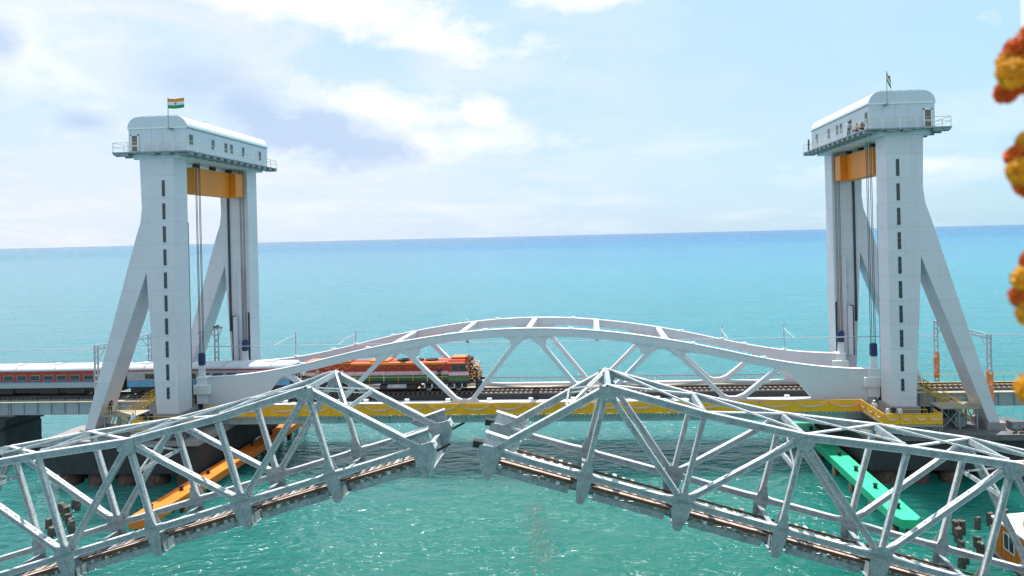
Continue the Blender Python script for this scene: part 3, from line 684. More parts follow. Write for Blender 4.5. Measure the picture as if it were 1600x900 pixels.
def loco():
    x0, x1 = XL0, -14.3
    t = thing('diesel_locomotive', ((x0+x1)/2, YTR, RZ), 'orange diesel locomotive decked with flowers under the arch', 'locomotive')
    yn, yf = YTR-1.5, YTR+1.5; hn, hf = YTR-1.12, YTR+1.12
    MB().box(x0, x1, yn, yf, 7.75, 8.0).build('underframe', 'bogie', t, bevel=.03)
    xc0 = x1-3.6                                          # cab start
    def hood(xa, xb, z1, m, nm='hood'):
        pr = [(hn, 8.01), (hn, z1-.28), (hn+.12, z1-.08), (hn+.35, z1), (hf-.35, z1), (hf-.12, z1-.08), (hf, z1-.28), (hf, 8.01)]
        return MB().prismx(pr, xa, xb).build(nm, m, t)
    h = hood(x0+.6, xc0, 10.35, 'locored', 'long_hood')
    MB().box(x0+.7, xc0-.1, hn-.012, hn+.02, 8.75, 9.2).build('floral_band', 'locopink', h)
    MB().box(x0+.7, xc0-.1, hn-.014, hn+.02, 8.02, 8.74).build('green_band', 'locogreen', h)
    for k in range(9): xx = x0+1.6+1.95*k; MB().box(xx, xx+.05, hn-.03, hn+.01, 9.22, 10.05).build('door_seam', 'bogie', h)
    for xx, w in ((x0+1.2, 2.2), (x0+4.2, 2.6), (x0+9.2, 2.4)): MB().box(xx, xx+w, hn+.1, hf-.1, 10.351, 10.55).build('roof_hatch', 'locotop', h, bevel=.04)
    MB().box(x0+6.9, xc0-.4, hn-.1, hf+.1, 10.0, 10.32).build('roof_overhang', 'locotop', h, bevel=.05)
    for xx in (x0+13.2, x0+15.0, x0+16.8): MB().tube([(xx, YTR, 10.33), (xx, YTR, 10.52)], .75, 18).build('fan', 'bogie', h)
    cabp = [(YTR-1.48, 8.01), (YTR-1.48, 10.15), (YTR-1.2, 10.5), (YTR-.6, 10.66), (YTR+.6, 10.66), (YTR+1.2, 10.5), (YTR+1.48, 10.15), (YTR+1.48, 8.01)]
    cb = MB().prismx(cabp, xc0+.01, x1-1.0).build('cab', 'locored', t)
    MB().box(xc0+.3, x1-1.3, YTR-.8, YTR+.8, 10.661, 10.82).build('cab_roof_unit', 'locotop', cb, bevel=.04)
    MB().box(xc0-.1, x1-.85, YTR-1.6, YTR+1.6, 10.16, 10.24).build('cab_eave', 'locotop', cb)
    for xx in (xc0+.45, xc0+1.4):
        w = MB().box(xx-.05, xx+.83, YTR-1.51, YTR-1.46, 9.2, 9.98).build('window', 'slit', cb); MB().box(xx, xx+.78, YTR-1.525, YTR-1.47, 9.25, 9.93).build('pane', 'glass', w)
    MB().box(xc0+.05, x1-1.05, YTR-1.492, YTR-1.45, 8.7, 9.12).build('floral_band', 'locopink', cb); MB().box(xc0+.05, x1-1.05, YTR-1.494, YTR-1.45, 8.02, 8.69).build('green_band', 'locogreen', cb)
    nose = MB(); nz = [(x1-.99, 8.01), (x1-.05, 8.01), (x1-.05, 9.1), (x1-.35, 9.6), (x1-.75, 10.1), (x1-.99, 10.5)]
    nose.prism(nz, YTR-1.3, YTR+1.3).build('nose', 'bogie', cb, bevel=.06)
    for s_ in (-.65, .65): MB().bar((x1-.36, YTR+s_, 9.66), (x1-.8, YTR+s_, 10.22), .9, .05, (1, 0, .8)).build('windscreen', 'glass', cb)
    MB().box(x1-7.6-4.6, x1-7.6, YTR-1.35, YTR+1.35, 6.95, 7.74).build('fuel_tank', 'bogie', t, bevel=.15)
    MB().tube([(x1-7.2-3.9, YTR-1.45, 7.45), (x1-7.2-1.6, YTR-1.45, 7.45)], .26, 12).build('air_tank', 'coachgrey', t, True)
    MB().box(x1-.3, x1+.02, YTR-1.45, YTR+1.45, 6.95, 7.74).build('pilot', 'bogie', t, bevel=.05)
    for s_ in (-.95, .95): MB().tube([(x1, YTR+s_, 7.85), (x1+.45, YTR+s_, 7.85)], [.12, .2], 10).build('buffer', 'bogie', t)
    MB().tube([(x1-.1, YTR, 10.0), (x1+.0, YTR, 10.0)], .2, 12).build('headlight', 'light', t)
    bogie(t, x1-4.3, 3, 1.85, .52, 2.9); bogie(t, x0+4.3, 3, 1.85, .52, 2.9)
    for z in (8.55, 9.0): MB().tube([(x0+.2, yn+.06, z), (xc0-.1, yn+.06, z)], .025, 5).build('handrail', 'tan', t)
    for k in range(11): xx = x0+.3+1.8*k; MB().tube([(xx, yn+.06, 8.0), (xx, yn+.06, 9.0)], .03, 5).build('handrail_post', 'marigold' if k % 3 else 'white', t)
    garland(t, x0+2, xc0-.5, hn-.13, 10.1, .45, 110); garland(t, x0+2, xc0-.5, hn-.13, 10.28, .02, 170)
    b = MB()                                             # flower heads over the nose
    for k in range(420):
        y = YTR+random.uniform(-1.4, 1.4); z = random.uniform(8.0, 10.3); x = x1-.05-max(0, z-9.1)*.68+random.uniform(0, .12); r = random.uniform(.06, .12)
        if abs(y-YTR) > 1.2: x -= random.uniform(0, 1.0); y = YTR+math.copysign(1.52, y-YTR)
        b.add([(x+e[0]*r, y+e[1]*r, z+e[2]*r) for e in ((1, 0, 0), (-1, 0, 0), (0, 1, 0), (0, -1, 0), (0, 0, 1), (0, 0, -1))], [(0, 2, 4), (2, 1, 4), (1, 3, 4), (3, 0, 4), (2, 0, 5), (1, 2, 5), (3, 1, 5), (0, 3, 5)])
    o = stuff(b.build('nose_flowers', 'marigold', t)); me = o.data
    for m in ('marigold_o', 'locopink', 'locogreen', 'white'): me.materials.append(M[m])
    for p in me.polygons: p.material_index = (p.index//8*7) % 5
loco()
# ------------------------------------------------------------------ old rolling-lift leaves
YN, YF = 46.0, 51.3
PL = 6.65
HT = [None, 6.15, 6.07, 6.35, 7.3, 8.06, 8.3]
def rivets(pts, nrm, parent, r=.026):
    b = MB(); n = Vector(nrm).normalized(); a = n.orthogonal().normalized(); q = n.cross(a)
    for p in pts:
        p = Vector(p); b.add([p+a*r, p+q*r, p-a*r, p-q*r, p+n*r*1.1], [(0, 1, 4), (1, 2, 4), (2, 3, 4), (3, 0, 4)])
    stuff(b.build('rivet_rows', 'oldflake_lit', parent))
def leaf(side):
    if side < 0: O = Vector((-11.8, 0, 11.2)); a = R(16.1); u = Vector((-math.cos(a), 0, -math.sin(a))); n = Vector((-math.sin(a), 0, math.cos(a)))
    else: O = Vector((-7.24, 0, 11.02)); a = R(15.6); u = Vector((math.cos(a), 0, -math.sin(a))); n = Vector((math.sin(a), 0, math.cos(a)))
    P = lambda s, t, y: tuple(O + u*s + n*t + Vector((0, y, 0)))
    t = thing('bascule_leaf', P(39, -1, (YN+YF)/2), 'raised riveted silver truss leaf ' + ('in front of the locomotive and orange fender' if side < 0 else 'with dark nose blocks, before the green fender'), 'bridge leaf', 'raised bascule leaves')
    def plate(poly, y0, y1, nm, m='old', par=t):
        b = MB(); k = len(poly); b.v = [P(s, h, y0) for s, h in poly] + [P(s, h, y1) for s, h in poly]
        b.f = [tuple(range(k)), tuple(range(2*k-1, k-1, -1))] + [(i, (i+1) % k, k+(i+1) % k, k+i) for i in range(k)]
        return b.build(nm, m, par)
    def member(p, q, y, h, w, nm, cover='lace', pitch=.62, par=t):
        """two web plates with flanges, joined on the faces by lacing bars or a slotted cover plate; p,q in leaf coords"""
        A, B = Vector(P(*p, y)), Vector(P(*q, y)); d = (B-A).normalized(); ln = (B-A).length; up = Vector((0, 1, 0)).cross(d)
        if up.z < 0: up = -up
        yv = Vector((0, 1, 0)); b = MB()
        for s_ in (-1, 1):
            o = yv*(s_*(w/2-.025)); b.bar(A+o, B+o, .05, h, up)
        mm = b.build(nm, 'old', par); b = MB()
        for s_ in (-1, 1):
            for e in (-1, 1): o2 = yv*(s_*(w/2-.07))+up*(e*(h/2)); b.bar(A+o2, B+o2, .18, .035, up)
        b.build('flange', 'oldflake_lit', mm); b = MB()
        if par is t:
            k = int(ln/.17); rivets([A+d*(ln*(i+.5)/k)-yv*(w/2+.001)+up*e*(h/2-.075) for i in range(k) for e in (-1, 1)], (0, -1, 0), mm)
        if cover == 'lace':
            k = max(2, int(ln/pitch))
            for i in range(k):
                c0, c1 = A+d*(ln*i/k), A+d*(ln*(i+1)/k); s_ = 1 if i % 2 else -1
                for e in (-1, 1): b.bar(c0+yv*(s_*(w/2-.1))+up*(e*(h/2+.02)), c1-yv*(s_*(w/2-.1))+up*(e*(h/2+.02)), .075, .018, up)
            b.build('lacing', 'oldflake_lit', mm)
            for f in (.05, .95): c0 = A+d*(ln*f); MB().bar(c0-d*.45+up*(h/2+.045), c0+d*.45+up*(h/2+.045), w*.96, .02, up).build('batten', 'oldflake_lit', mm)
        elif cover == 'plain':
            b.bar(A+up*(h/2+.03), B+up*(h/2+.03), w*.98, .024, up); b.build('cover_plate', 'oldflake_lit', mm)
            MB().bar(A-up*(h/2+.03), B-up*(h/2+.03), w*.98, .024, up).build('cover_plate', 'old', mm)
        else:
            for s_ in (-1, 1): o = yv*(s_*(w/2-.07))+up*(h/2+.03); b.bar(A+o, B+o, .16, .025, up)
            k = max(2, int(ln/1.15))
            for i in range(k+1):
                f = min(max(i/k, .03), .97); c0 = A+d*(ln*f); lb = .42 if i not in (0, k) else .8
                b.bar(c0-d*lb/2+up*(h/2+.032), c0+d*lb/2+up*(h/2+.032), w, .022, up)
            b.bar(A-up*(h/2+.02), B-up*(h/2+.02), w*.98, .02, up)
            b.build('cover_plate', 'oldflake_lit', mm)
        return mm
    NP = 6
    for y in (YN, YF):
        inner = 1 if y == YN else -1
        # bottom chord panel by panel
        for k in range(NP): member((PL*k - (.75 if k == 0 else 0), 0), (PL*(k+1), 0), y, .38, .38, 'bottom_chord')
        # top chord
        for k in range(1, NP): member((PL*k, HT[k]), (PL*(k+1), HT[k+1]), y, .42, .42, 'top_chord', 'slot')
        member((.35, .15), (PL, HT[1]), y, .42, .42, 'end_post', 'slot')
        # web: solid hangers and diagonals, laced diagonals
        for k in range(1, NP+1):
            hh = HT[k]
            wv = .27
            member((PL*k, .25), (PL*k, hh-.3), y, wv, .32, 'hanger' if k % 2 else 'vertical', 'plain')
            if k % 2:
                if k+1 <= NP: member((PL*k, hh-.2), (PL*(k+1)-.15, .2), y, .33, .32, 'diagonal', 'plain')
                if k > 1: member((PL*k-.2, hh-.25), (PL*(k-1)+.25, .25), y, .31, .40, 'laced_diagonal', 'lace', .42)
        # top gussets
        for k in (1, 3, 5):
            hh = HT[k]; plate([(PL*k-.6, hh-.32), (PL*k-.34, hh-.85), (PL*k+.36, hh-.9), (PL*k+.75, hh-.32), (PL*k+.62, hh+.08), (PL*k-.55, hh+.08)], y-.275, y-.255, 'gusset')
            plate([(PL*k-.6, hh-.32), (PL*k-.34, hh-.85), (PL*k+.36, hh-.9), (PL*k+.75, hh-.32), (PL*k+.62, hh+.08), (PL*k-.55, hh+.08)], y+.262, y+.285, 'gusset')
        # bottom gussets above the chord and floor-beam ends hanging below it
        for k in range(1, NP+1):
            s0 = PL*k
            for ya, yb in ((y-.30, y-.275), (y+.275, y+.30)):
                plate([(s0-.42, .2), (s0-.24, .75), (s0-.2, 1.1), (s0+.2, 1.1), (s0+.26, .75), (s0+.5, .2)] if k % 2 else [(s0-.7, .2), (s0-.55, .6), (s0-.2, .75), (s0+.2, .75), (s0+.55, .6), (s0+.75, .2)], ya, yb, 'gusset')
            hw = .50 if k % 2 else .66
            e = plate([(s0-hw, -.18), (s0+hw, -.18), (s0+hw-.06, -.8), (s0+.30, -1.7), (s0+.2, -1.82), (s0-.14, -1.82), (s0-.24, -1.7), (s0-hw+.06, -.7)], y-.29, y-.25, 'hanger_plate')
            plate([(s0+hw-.06, -.18), (s0+hw, -.18), (s0+hw-.06, -.8), (s0+.30, -1.7), (s0+.24, -1.7), (s0+hw-.12, -.8)], y-.25, y+.5*inner+.3, 'web', 'old', e)
            plate([(s0-.05, -.3), (s0+.05, -.3), (s0+.05, -1.78), (s0-.05, -1.78)], y-.32, y-.291, 'rib', 'old', e)
            rivets([P(s0+x_, t_, y-.291) for t_ in [-.3-.15*i for i in range(9)] for x_ in ((-hw+.1, -.13, .13, hw-.12) if t_ > -.75 else (-.13, .15))], (0, -1, 0), e)
        # tip
        tp = plate([(-.75, .3), (.85, .3), (.75, -.8), (.45, -1.95), (.2, -1.95), (-.35, -1.1), (-.8, -.2)], y-.29, y-.25, 'hanger_plate')
        plate([(-.75, .3), (-.7, .3), (-.75, -.2), (-.3, -1.1), (.2, -1.95), (.14, -1.97), (-.38, -1.12), (-.82, -.2)], y-.25, y+.6, 'web', 'oldflake_lit', tp)
        plate([(-.65, .31), (1.7, .31), (1.9, 1.05), (-.45, 1.15)] if side > 0 else [(-.6, .31), (1.6, .31), (2.3, 1.0), (-.55, 1.12)], y+.06, y+.12, 'fin_plate', 'oldflake_lit' if side > 0 else 'old')
        for ee in (-.06, .22): plate([(-.62, 1.1), (1.9, 1.0), (1.9, 1.06), (-.62, 1.17)], y+ee-.14, y+ee+.12, 'fin_flange', 'oldflake_lit')
        if side > 0: plate([(-1.2, -.03), (-.62, .05), (-.62, .46), (-1.25, .42)], y-.27, y+.3, 'nose_block', 'dark')
        else: MB().bar(P(.3, -.75, y+.5), P(-1.7, -.35, y+.5), .12, .16).build('lock_bar', 'dark', t)
    ym = (YN+YF)/2
    # floor beams, stringers, rails, broken timbers
    for k in range(0, NP+1):
        s0 = PL*k if k else .25
        plate([(s0-.04, -.45), (s0+.04, -.45), (s0+.04, -1.75), (s0-.04, -1.75)], YN+.31, YF-.31, 'floor_beam')
        for h in (-.44, -1.78): plate([(s0-.2, h-.02), (s0+.2, h-.02), (s0+.2, h+.02), (s0-.2, h+.02)], YN+.31, YF-.31, 'beam_flange')
    for y in (ym-.85, ym+.85):
        for k in range(NP):
            s0, s1 = PL*k+.06+(.25 if k == 0 else 0), PL*(k+1)-.06
            st = plate([(s0, -1.05), (s1, -1.05), (s1, -1.7), (s0, -1.7)], y-.03, y+.03, 'stringer')
            plate([(s0, -1.05), (s1, -1.05), (s1, -1.01), (s0, -1.01)], y-.16, y+.16, 'flange', 'old', st); plate([(s0, -1.7), (s1, -1.7), (s1, -1.74), (s0, -1.74)], y-.16, y+.16, 'flange', 'old', st)
            MB().bar(P(s0+.4, -1.72, y-.9), P(s1-2.2, -1.05, y-.85), .1, .08).build('bracing_angle', 'oldflake_lit', t)
        for k in range(3): plate([(13.3*k+.2, -.8), (13.3*(k+1)+.19, -.8), (13.3*(k+1)+.19, -.66), (13.3*k+.2, -.66)], y-.95 if y < ym else y+.0, y-.85 if y < ym else y+.07, 'rail', 'rust')
    # outer walkway stringer on the near side
    for k in range(NP):
        s0, s1 = PL*k+.85, PL*(k+1)-.85
        st = plate([(s0, -1.15), (s1, -1.15), (s1, -1.6), (s0, -1.6)], YN+.36, YN+.42, 'stringer')
        for j in range(2 if side < 0 else 1):                # weathered deck planks lying beside the rail
            plate([(s0, -.70), (s1, -.70+random.uniform(-.03, .03)), (s1, -.76), (s0, -.76)], YN+.42+.4*j, YN+.80+.42*j, 'timber_plank', 'plank')
        plate([(s0-.2, -.66), (s1+.2, -.66), (s1+.2, -.86), (s0-.2, -.86)], YN+.30, YN+.40, 'rail', 'rust')
    for k in range(56):
        s0 = .9+k*.68
        if (s0 % PL) < .8 or (s0 % PL) > 5.9 or random.random() < .12: continue
        tlt = random.uniform(-.05, .05); y0 = YN+.3+random.uniform(-.12, .25); dz = random.uniform(-.06, .02)
        plate([(s0-.12, -1.12+dz), (s0+.13, -1.12+dz+tlt), (s0+.13, -.90+dz+tlt), (s0-.12, -.90+dz)], y0, YF-.5+random.uniform(-.5, .0), 'sleeper', 'timber' if k % 3 else 'oldflake_lit')
    # top bracing between the trusses
    for k in range(1, NP+1):
        hh = HT[k]+.12
        MB().bar(P(PL*k, hh-.1, YN+.28), P(PL*k, hh-.1, YF-.28), .34, .36, tuple(n)).build('top_strut', 'old', t)
        if k % 2 == 1 and k > 1:                          # sway frame
            zb = HT[k]-2.2
            MB().bar(P(PL*k, zb, YN+.2), P(PL*k, zb, YF-.2), .25, .25, tuple(n)).build('sway_strut', 'old', t)
            MB().bar(P(PL*k, zb, YN+.3), P(PL*k, hh-.3, YF-.3), .12, .1, tuple(u)).build('sway_brace', 'old', t); MB().bar(P(PL*k+.13, zb, YF-.3), P(PL*k+.13, hh-.3, YN+.3), .12, .1, tuple(u)).build('sway_brace', 'old', t)
        if k < NP:
            h2 = HT[k+1]+.16; h1 = HT[k]+.16
            MB().bar(P(PL*k+.15, h1, YN+.2), P(PL*(k+1)-.15, h2, YF-.2), .19, .12, tuple(n)).build('lateral_brace', 'oldflake_lit', t)
            MB().bar(P(PL*k+.15, h1+.13, YF-.2), P(PL*(k+1)-.15, h2+.13, YN+.2), .19, .12, tuple(n)).build('lateral_brace', 'oldflake_lit', t)
    # portal bracing on the end posts
    e = lambda f: (.35+(PL-.35)*f, .15+(HT[1]-.15)*f+.22)
    MB().bar(P(*e(.62), YN+.2), P(*e(.62), YF-.2), .14, .3, tuple(n)).build('portal_strut', 'old', t)
    for f0, f1 in ((.64, .97), (.97, .64)):
        MB().bar(P(*e(f0), YN+.25), P(*e((f0+f1)/2), ym), .15, .1, tuple(n)).build('portal_brace', 'oldflake_lit', t); MB().bar(P(e((f0+f1)/2)[0], e((f0+f1)/2)[1]+.11, ym), P(e(f1)[0], e(f1)[1]+.11, YF-.25), .15, .1, tuple(n)).build('portal_brace', 'oldflake_lit', t)
        MB().bar(P(e(f0)[0], e(f0)[1]-.2, YN+.25), P(e(f1)[0], e(f1)[1]-.2, YF-.25), .1, .08, tuple(n)).build('portal_brace', 'oldflake_lit', t)
    # abutment pier out of frame that carries the root
    r = P(41, 0, ym); a_, c_ = sorted((r[0]-side*.4, r[0]+side*8))
    pr = thing('masonry_pier', ((a_+c_)/2, ym, WZ), 'old masonry pier carrying the root of the %s leaf' % ('orange fender side' if side < 0 else 'green fender side'), 'pier', 'old bridge piers')
    MB().box(a_, c_, YN-1.5, YF+1.5, -3, .0).build('base', 'concrete', pr, bevel=.1)
    MB().box(a_+.3, c_-.3, YN-1, YF+1, .0, .9).build('cap', 'concrete', pr, bevel=.05)
leaf(-1); leaf(1)
for x, y, w, d, h, lab in ((38.6, 75.2, 1.3, .8, 1.3, 'dark grey equipment cabinet under the trestle stair landing'), (44.0, 74.2, 1.6, 1.0, .9, 'low dark equipment box by the brace foot of the limp flag tower')):
    t = thing('equipment_cabinet', (x, y, 4.0), lab, 'cabinet')
    MB().box(x-w/2, x+w/2, y-d/2, y+d/2, 4.06, 4.0+h).build('body', 'slit', t, bevel=.04); MB().box(x-w/2+.1, x+w/2-.1, y-d/2+.1, y+d/2-.1, 3.98, 4.06).build('plinth', 'piercap', t)
    MB().box(x-w/2+.1, x-.03, y-d/2-.02, y-d/2+.01, 4.15, 3.9+h).build('door', 'under', t); MB().box(x+.03, x+w/2-.1, y-d/2-.02, y-d/2+.01, 4.15, 3.9+h).build('door', 'under', t)
t = thing('hose_bundle', (44.5, 73.2, 4.0), 'black hoses lying over the slab edge by the brace foot', 'hoses')
for k in range(6):
    MB().tube([(42.6+.35*k, 72.5+.15*math.sin(k*2), 4.06), (43.4+.3*k, 73.0+.2*math.sin(k), 4.3+.05*k), (44.4+.25*k, 73.3-.12*k, 4.25), (45.4+.12*k, 72.7+.1*k, 4.06)], .07, 6).build('hose', 'dark', t, True)
# ------------------------------------------------------------------ fenders
def fender(x0, x1, m, label):
    t = thing('fender_beam', ((x0+x1)/2, 76, WZ), label, 'fender', 'painted fender beams')
    ya, yb = 59.6, 97.0; xm = (x0+x1)/2
    pl = [(x0, ya+1.0), (x0+.35, ya+.1), (x1-.55, ya), (x1, ya+.6), (x1, yb), (x0, yb)]
    b = MB(); n = len(pl); b.v = [(x, y, -.25) for x, y in pl]+[(x, y, .6) for x, y in pl]
    b.f = [tuple(range(n)), tuple(range(2*n-1, n-1, -1))]+[(i, (i+1) % n, n+(i+1) % n, n+i) for i in range(n)]
    b.build('beam', m, t, bevel=.05)
    for k in range(7):
        y = ya+2.4+4.8*k
        MB().box(xm-.35, xm+.25, y-.3, y+.3, .6, .64).build('base_plate', m, t)
        MB().tube([(xm-.05, y, .63), (xm-.05, y, .9), (xm-.05, y, 1.0), (xm-.05, y, 1.08)], [.2, .17, .25, .22], 10).build('bollard', 'dark', t)
    for k in range(8):
        for x in (x0+.35, x1-.4):
            y = ya+1.6+4.8*k; MB().tube([(x, y, -3), (x, y, -.24)], .36, 12).build('pile', 'caisson', t, True)
fender(-43.0, -40.95, 'fender_o', 'orange painted fender beam on rusty piles with black bollards')
fender(25.45, 27.55, 'fender_g', 'bright green painted fender beam on rusty piles with black bollards')
b = MB()  # small red-brown flakes strewn flat to give the water a reddish patch
for k in range(620):
    c_ = random.choice(((-6.3, 65.5, .5, 1.6), (-5.6, 62.5, .6, 1.8), (-5.2, 59.5, .7, 2.0), (-4.6, 56.5, .6, 1.6)))
    x, y, r, a = c_[0]+random.gauss(0, c_[2]), c_[1]+random.gauss(0, c_[3]), random.uniform(.03, .10), random.uniform(0, 6.28)
    z = WZ+.012+random.uniform(0, .02); b.add([(x+r*f*math.cos(a+i*1.26), y+r*f*.7*math.sin(a+i*1.26), z) for i, f in enumerate((1, .6, 1.1, .7, .9))], [(0, 1, 2, 3, 4)])
tag(stuff(b.build('red_flake_patch', 'flakes')), 'faint reddish patch of small flakes lying on the open water between leaves', 'seaweed')
# ------------------------------------------------------------------ stumps of old piles in the water
def stump(x, y, h, r, label, group):
    b = MB(); pts = []; k = 9; z0 = -3
    ang = [i*2*math.pi/k for i in range(k)]; jit = [random.uniform(.85, 1.15) for _ in ang]; lx, ly = random.uniform(-.08, .08), random.uniform(-.08, .08)
    for z, f in ((z0, 1), (WZ+h*.5, 1.0), (WZ+h, .92)):
        b.v += [(x+lx*(z-WZ)+r*f*j*math.cos(a), y+ly*(z-WZ)+r*f*j*math.sin(a), z+(random.uniform(-.12, .12) if z > WZ+h*.9 else 0)) for a, j in zip(ang, jit)]
    b.f = [tuple(range(k))[::-1], tuple(2*k+i for i in range(k))]+[(q*k+i, q*k+(i+1) % k, (q+1)*k+(i+1) % k, (q+1)*k+i) for q in (0, 1) for i in range(k)]
    tag(b.build('pile_stump', 'wood_pile'), label, 'pile', group)
for x, y in ((-53.9, 65.9), (-53.0, 65.0), (-52.0, 64.0), (-50.9, 62.9), (-49.8, 61.8), (-48.9, 60.9), (-53.4, 66.9), (-52.6, 66.3)):
    stump(x, y, random.uniform(.8, 1.2), .3, 'weathered timber pile stump in the row beside the orange fender', 'stump row by the orange fender')
for x, y in ((-52.3, 62.2), (-50.4, 60.3)): stump(x, y, .9, .32, 'lone weathered pile stump standing off the stump row by the orange fender', 'lone stumps by the orange fender')
for x, y in ((30.7, 60.6), (30.2, 59.3), (31.3, 60.9), (33.2, 62), (33.6, 60.2), (34.0, 59.2), (34.7, 62.5), (36.3, 63.4), (32.6, 57.6), (31.3, 58.4), (29.3, 57.0), (28.2, 54.9), (28.9, 55.7), (30.8, 57.0)):
    stump(x, y, random.uniform(.8, 1.3), .3, 'weathered timber pile stump in the cluster between green fender and orange hut', 'stump cluster by the hut')
# ------------------------------------------------------------------ orange floating hut
t = thing('floating_hut', (34.5, 55, WZ), 'small orange cabin with white roof and sliding window afloat behind the leaf', 'hut')
MB().box(31.7, 37.3, 52.95, 57.3, -1.35, -.95).build('pontoon', 'dark', t, bevel=.08)
MB().box(32.0, 37.0, 53.1, 57.0, -.95, 1.75).build('wall', 'hut', t)
for k in range(7): MB().box(31.97, 32.0, 53.12+.63*k, 53.16+.63*k, -.94, 1.74).build('batten', 'hut', t)
MB().prism([(31.8, 1.76), (37.2, 1.76), (37.2, 1.9), (34.5, 2.15), (31.8, 1.9)], 52.9, 57.3).build('roof', 'white', t)
w = MB().box(31.92, 31.99, 54.5, 55.9, -.1, -.02).box(31.92, 31.99, 54.5, 55.9, 1.15, 1.23).box(31.92, 31.99, 54.5, 54.58, -.02, 1.15).box(31.92, 31.99, 55.82, 55.9, -.02, 1.15).box(31.92, 31.99, 55.16, 55.24, -.02, 1.15).build('window', 'white', t)
for yy in (54.585, 55.245): MB().box(31.94, 32.01, yy, yy+.57, -.015, 1.145).build('pane', 'glass', w)
# ------------------------------------------------------------------ people
def person(x, y, z, face, shirt, label, pose='stand', trouser='trouser', helmet=False, h=1.7):
    """one continuous skinned body; face = heading angle in degrees (0 looks along +X)"""
    k = h/1.7; sit = pose == 'sit'
    J = {}; E = []
    def j(nm, p, r, par=None):
        J[nm] = (p, r); 
        if par: E.append((par, nm))
    hz = .28 if sit else .92
    j('pel', (0, 0, hz), .14); j('waist', (.01, 0, hz+.18), .125, 'pel'); j('chest', (.02, 0, hz+.42), .15, 'waist'); j('neck', (.02, 0, hz+.56), .06, 'chest'); j('head', (.05, 0, hz+.66), .095, 'neck'); j('crown', (.05, 0, hz+.77), .085, 'head')
    for s, sd_ in ((1, 'l'), (-1, 'r')):
        j('sh'+sd_, (.01, s*.19, hz+.49), .065, 'chest')
        if pose == 'film': el_, ha = (.15, s*.26, hz+.30), (.36, s*.10, hz+.52)
        elif sit: el_, ha = (.10, s*.27, hz+.25), (.32, s*.16, hz+.18)
        else: el_, ha = (-.01, s*.27, hz+.22), (.12, s*.25, hz-.01)
        j('el'+sd_, el_, .048, 'sh'+sd_); j('ha'+sd_, ha, .038, 'el'+sd_); j('fi'+sd_, (ha[0]+.09, ha[1], ha[2]+(0.02 if pose == 'film' else -.05)), .025, 'ha'+sd_)
        j('hp'+sd_, (0, s*.1, hz-.06), .105, 'pel')
        if sit: kn, an = (.4, s*.17, .42), (.5, s*.14, .08)
        else: kn, an = (.03, s*.11, .48), (-.02, s*.12, .09)
        j('kn'+sd_, kn, .07, 'hp'+sd_); j('an'+sd_, an, .048, 'kn'+sd_); j('to'+sd_, (an[0]+.17, an[1]*1.1, .035), .04, 'an'+sd_)
    names = list(J); me = bpy.data.meshes.new('person')
    ca, sa = math.cos(R(face)), math.sin(R(face))
    me.from_pydata([((p[0]*ca-p[1]*sa)*k, (p[0]*sa+p[1]*ca)*k, p[2]*k) for p, r in J.values()], [(names.index(a), names.index(c)) for a, c in E], [])
    o = bpy.data.objects.new('person', me); C.objects.link(o)
    md = o.modifiers.new('skin', 'SKIN'); md.use_smooth_shade = True
    for i, (p, r) in enumerate(J.values()): me.skin_vertices[0].data[i].radius = (r*k, r*k); me.skin_vertices[0].data[i].use_root = i == 0
    o.modifiers.new('sub', 'SUBSURF').levels = 1
    dg = bpy.context.evaluated_depsgraph_get(); m2 = bpy.data.meshes.new_from_object(o.evaluated_get(dg)); bpy.data.objects.remove(o)
    m2.materials.clear()
    for mm in ('skin', shirt, trouser, 'hair'): m2.materials.append(M[mm])
    hd = J['head'][0]
    for p in m2.polygons:
        c = p.center/k; lx = c.x*ca+c.y*sa; zz = c.z
        if zz > hz+.57: idx = 3 if (zz > hz+.74 or lx < hd[0]-.03) else 0
        elif zz > hz-.02 or (sit and lx < .1 and zz > hz-.05): idx = 1
        else: idx = 2
        hl = [Vector(J['fi'+s][0]) for s in 'lr']; lc = Vector((lx, -c.x*sa+c.y*ca, zz))
        if min((lc-q).length for q in hl) < .13: idx = 0
        p.material_index = idx; p.use_smooth = True
    o = bpy.data.objects.new('person', m2); C.objects.link(o); o.location = (x, y, z); tag(o, label, 'person')
    if helmet:
        b = MB(); rings = 5; n = 10
        cx, cy, cz = (hd[0]*ca)*k, (hd[0]*sa)*k, (hz+.72)*k
        for i in range(rings):
            a = i*math.pi/2/(rings-1)*.96; b.v += [(cx+.135*k*math.cos(a)*math.cos(q*2*math.pi/n), cy+.135*k*math.cos(a)*math.sin(q*2*math.pi/n), cz+.15*k*math.sin(a)) for q in range(n)]
        b.f = [(i*n+q, i*n+(q+1) % n, (i+1)*n+(q+1) % n, (i+1)*n+q) for i in range(rings-1) for q in range(n)]+[tuple((rings-1)*n+q for q in range(n))]
        hb = b.build('helmet', 'white', None, True); hb.parent = o
    return o
person(29.95, 75.4, 5.15, -120, 'shirt_white', 'person in white shirt and white helmet on the gallery', helmet=True)
person(30.35, 73.0, 5.15, -60, 'shirt_white', 'bareheaded person in white shirt at the gallery corner, beside the helmeted one')
person(31.0, 73.2, 5.15, -100, 'shirt_dark', 'person in dark clothes between two white shirts on the gallery')
person(31.55, 73.0, 5.15, -140, 'shirt_white', 'person in white shirt standing against the white tower leg on the gallery')
person(-51.4, 73.2, 5.15, -90, 'shirt_white', 'person in white shirt and helmet on the gallery by the coaches', helmet=True)
person(-55.5, 75.2, 6.32, -60, 'shirt_maroon', 'person in maroon shirt standing on the stair landing by the coaches')
person(29.15, 78.6, 35.86, 100, 'shirt_white', 'person in white shirt filming from the tower top walkway', 'film')
person(29.15, 76.2, 35.86, -150, 'shirt_tan', 'person in tan top sitting on the tower top walkway', 'sit')
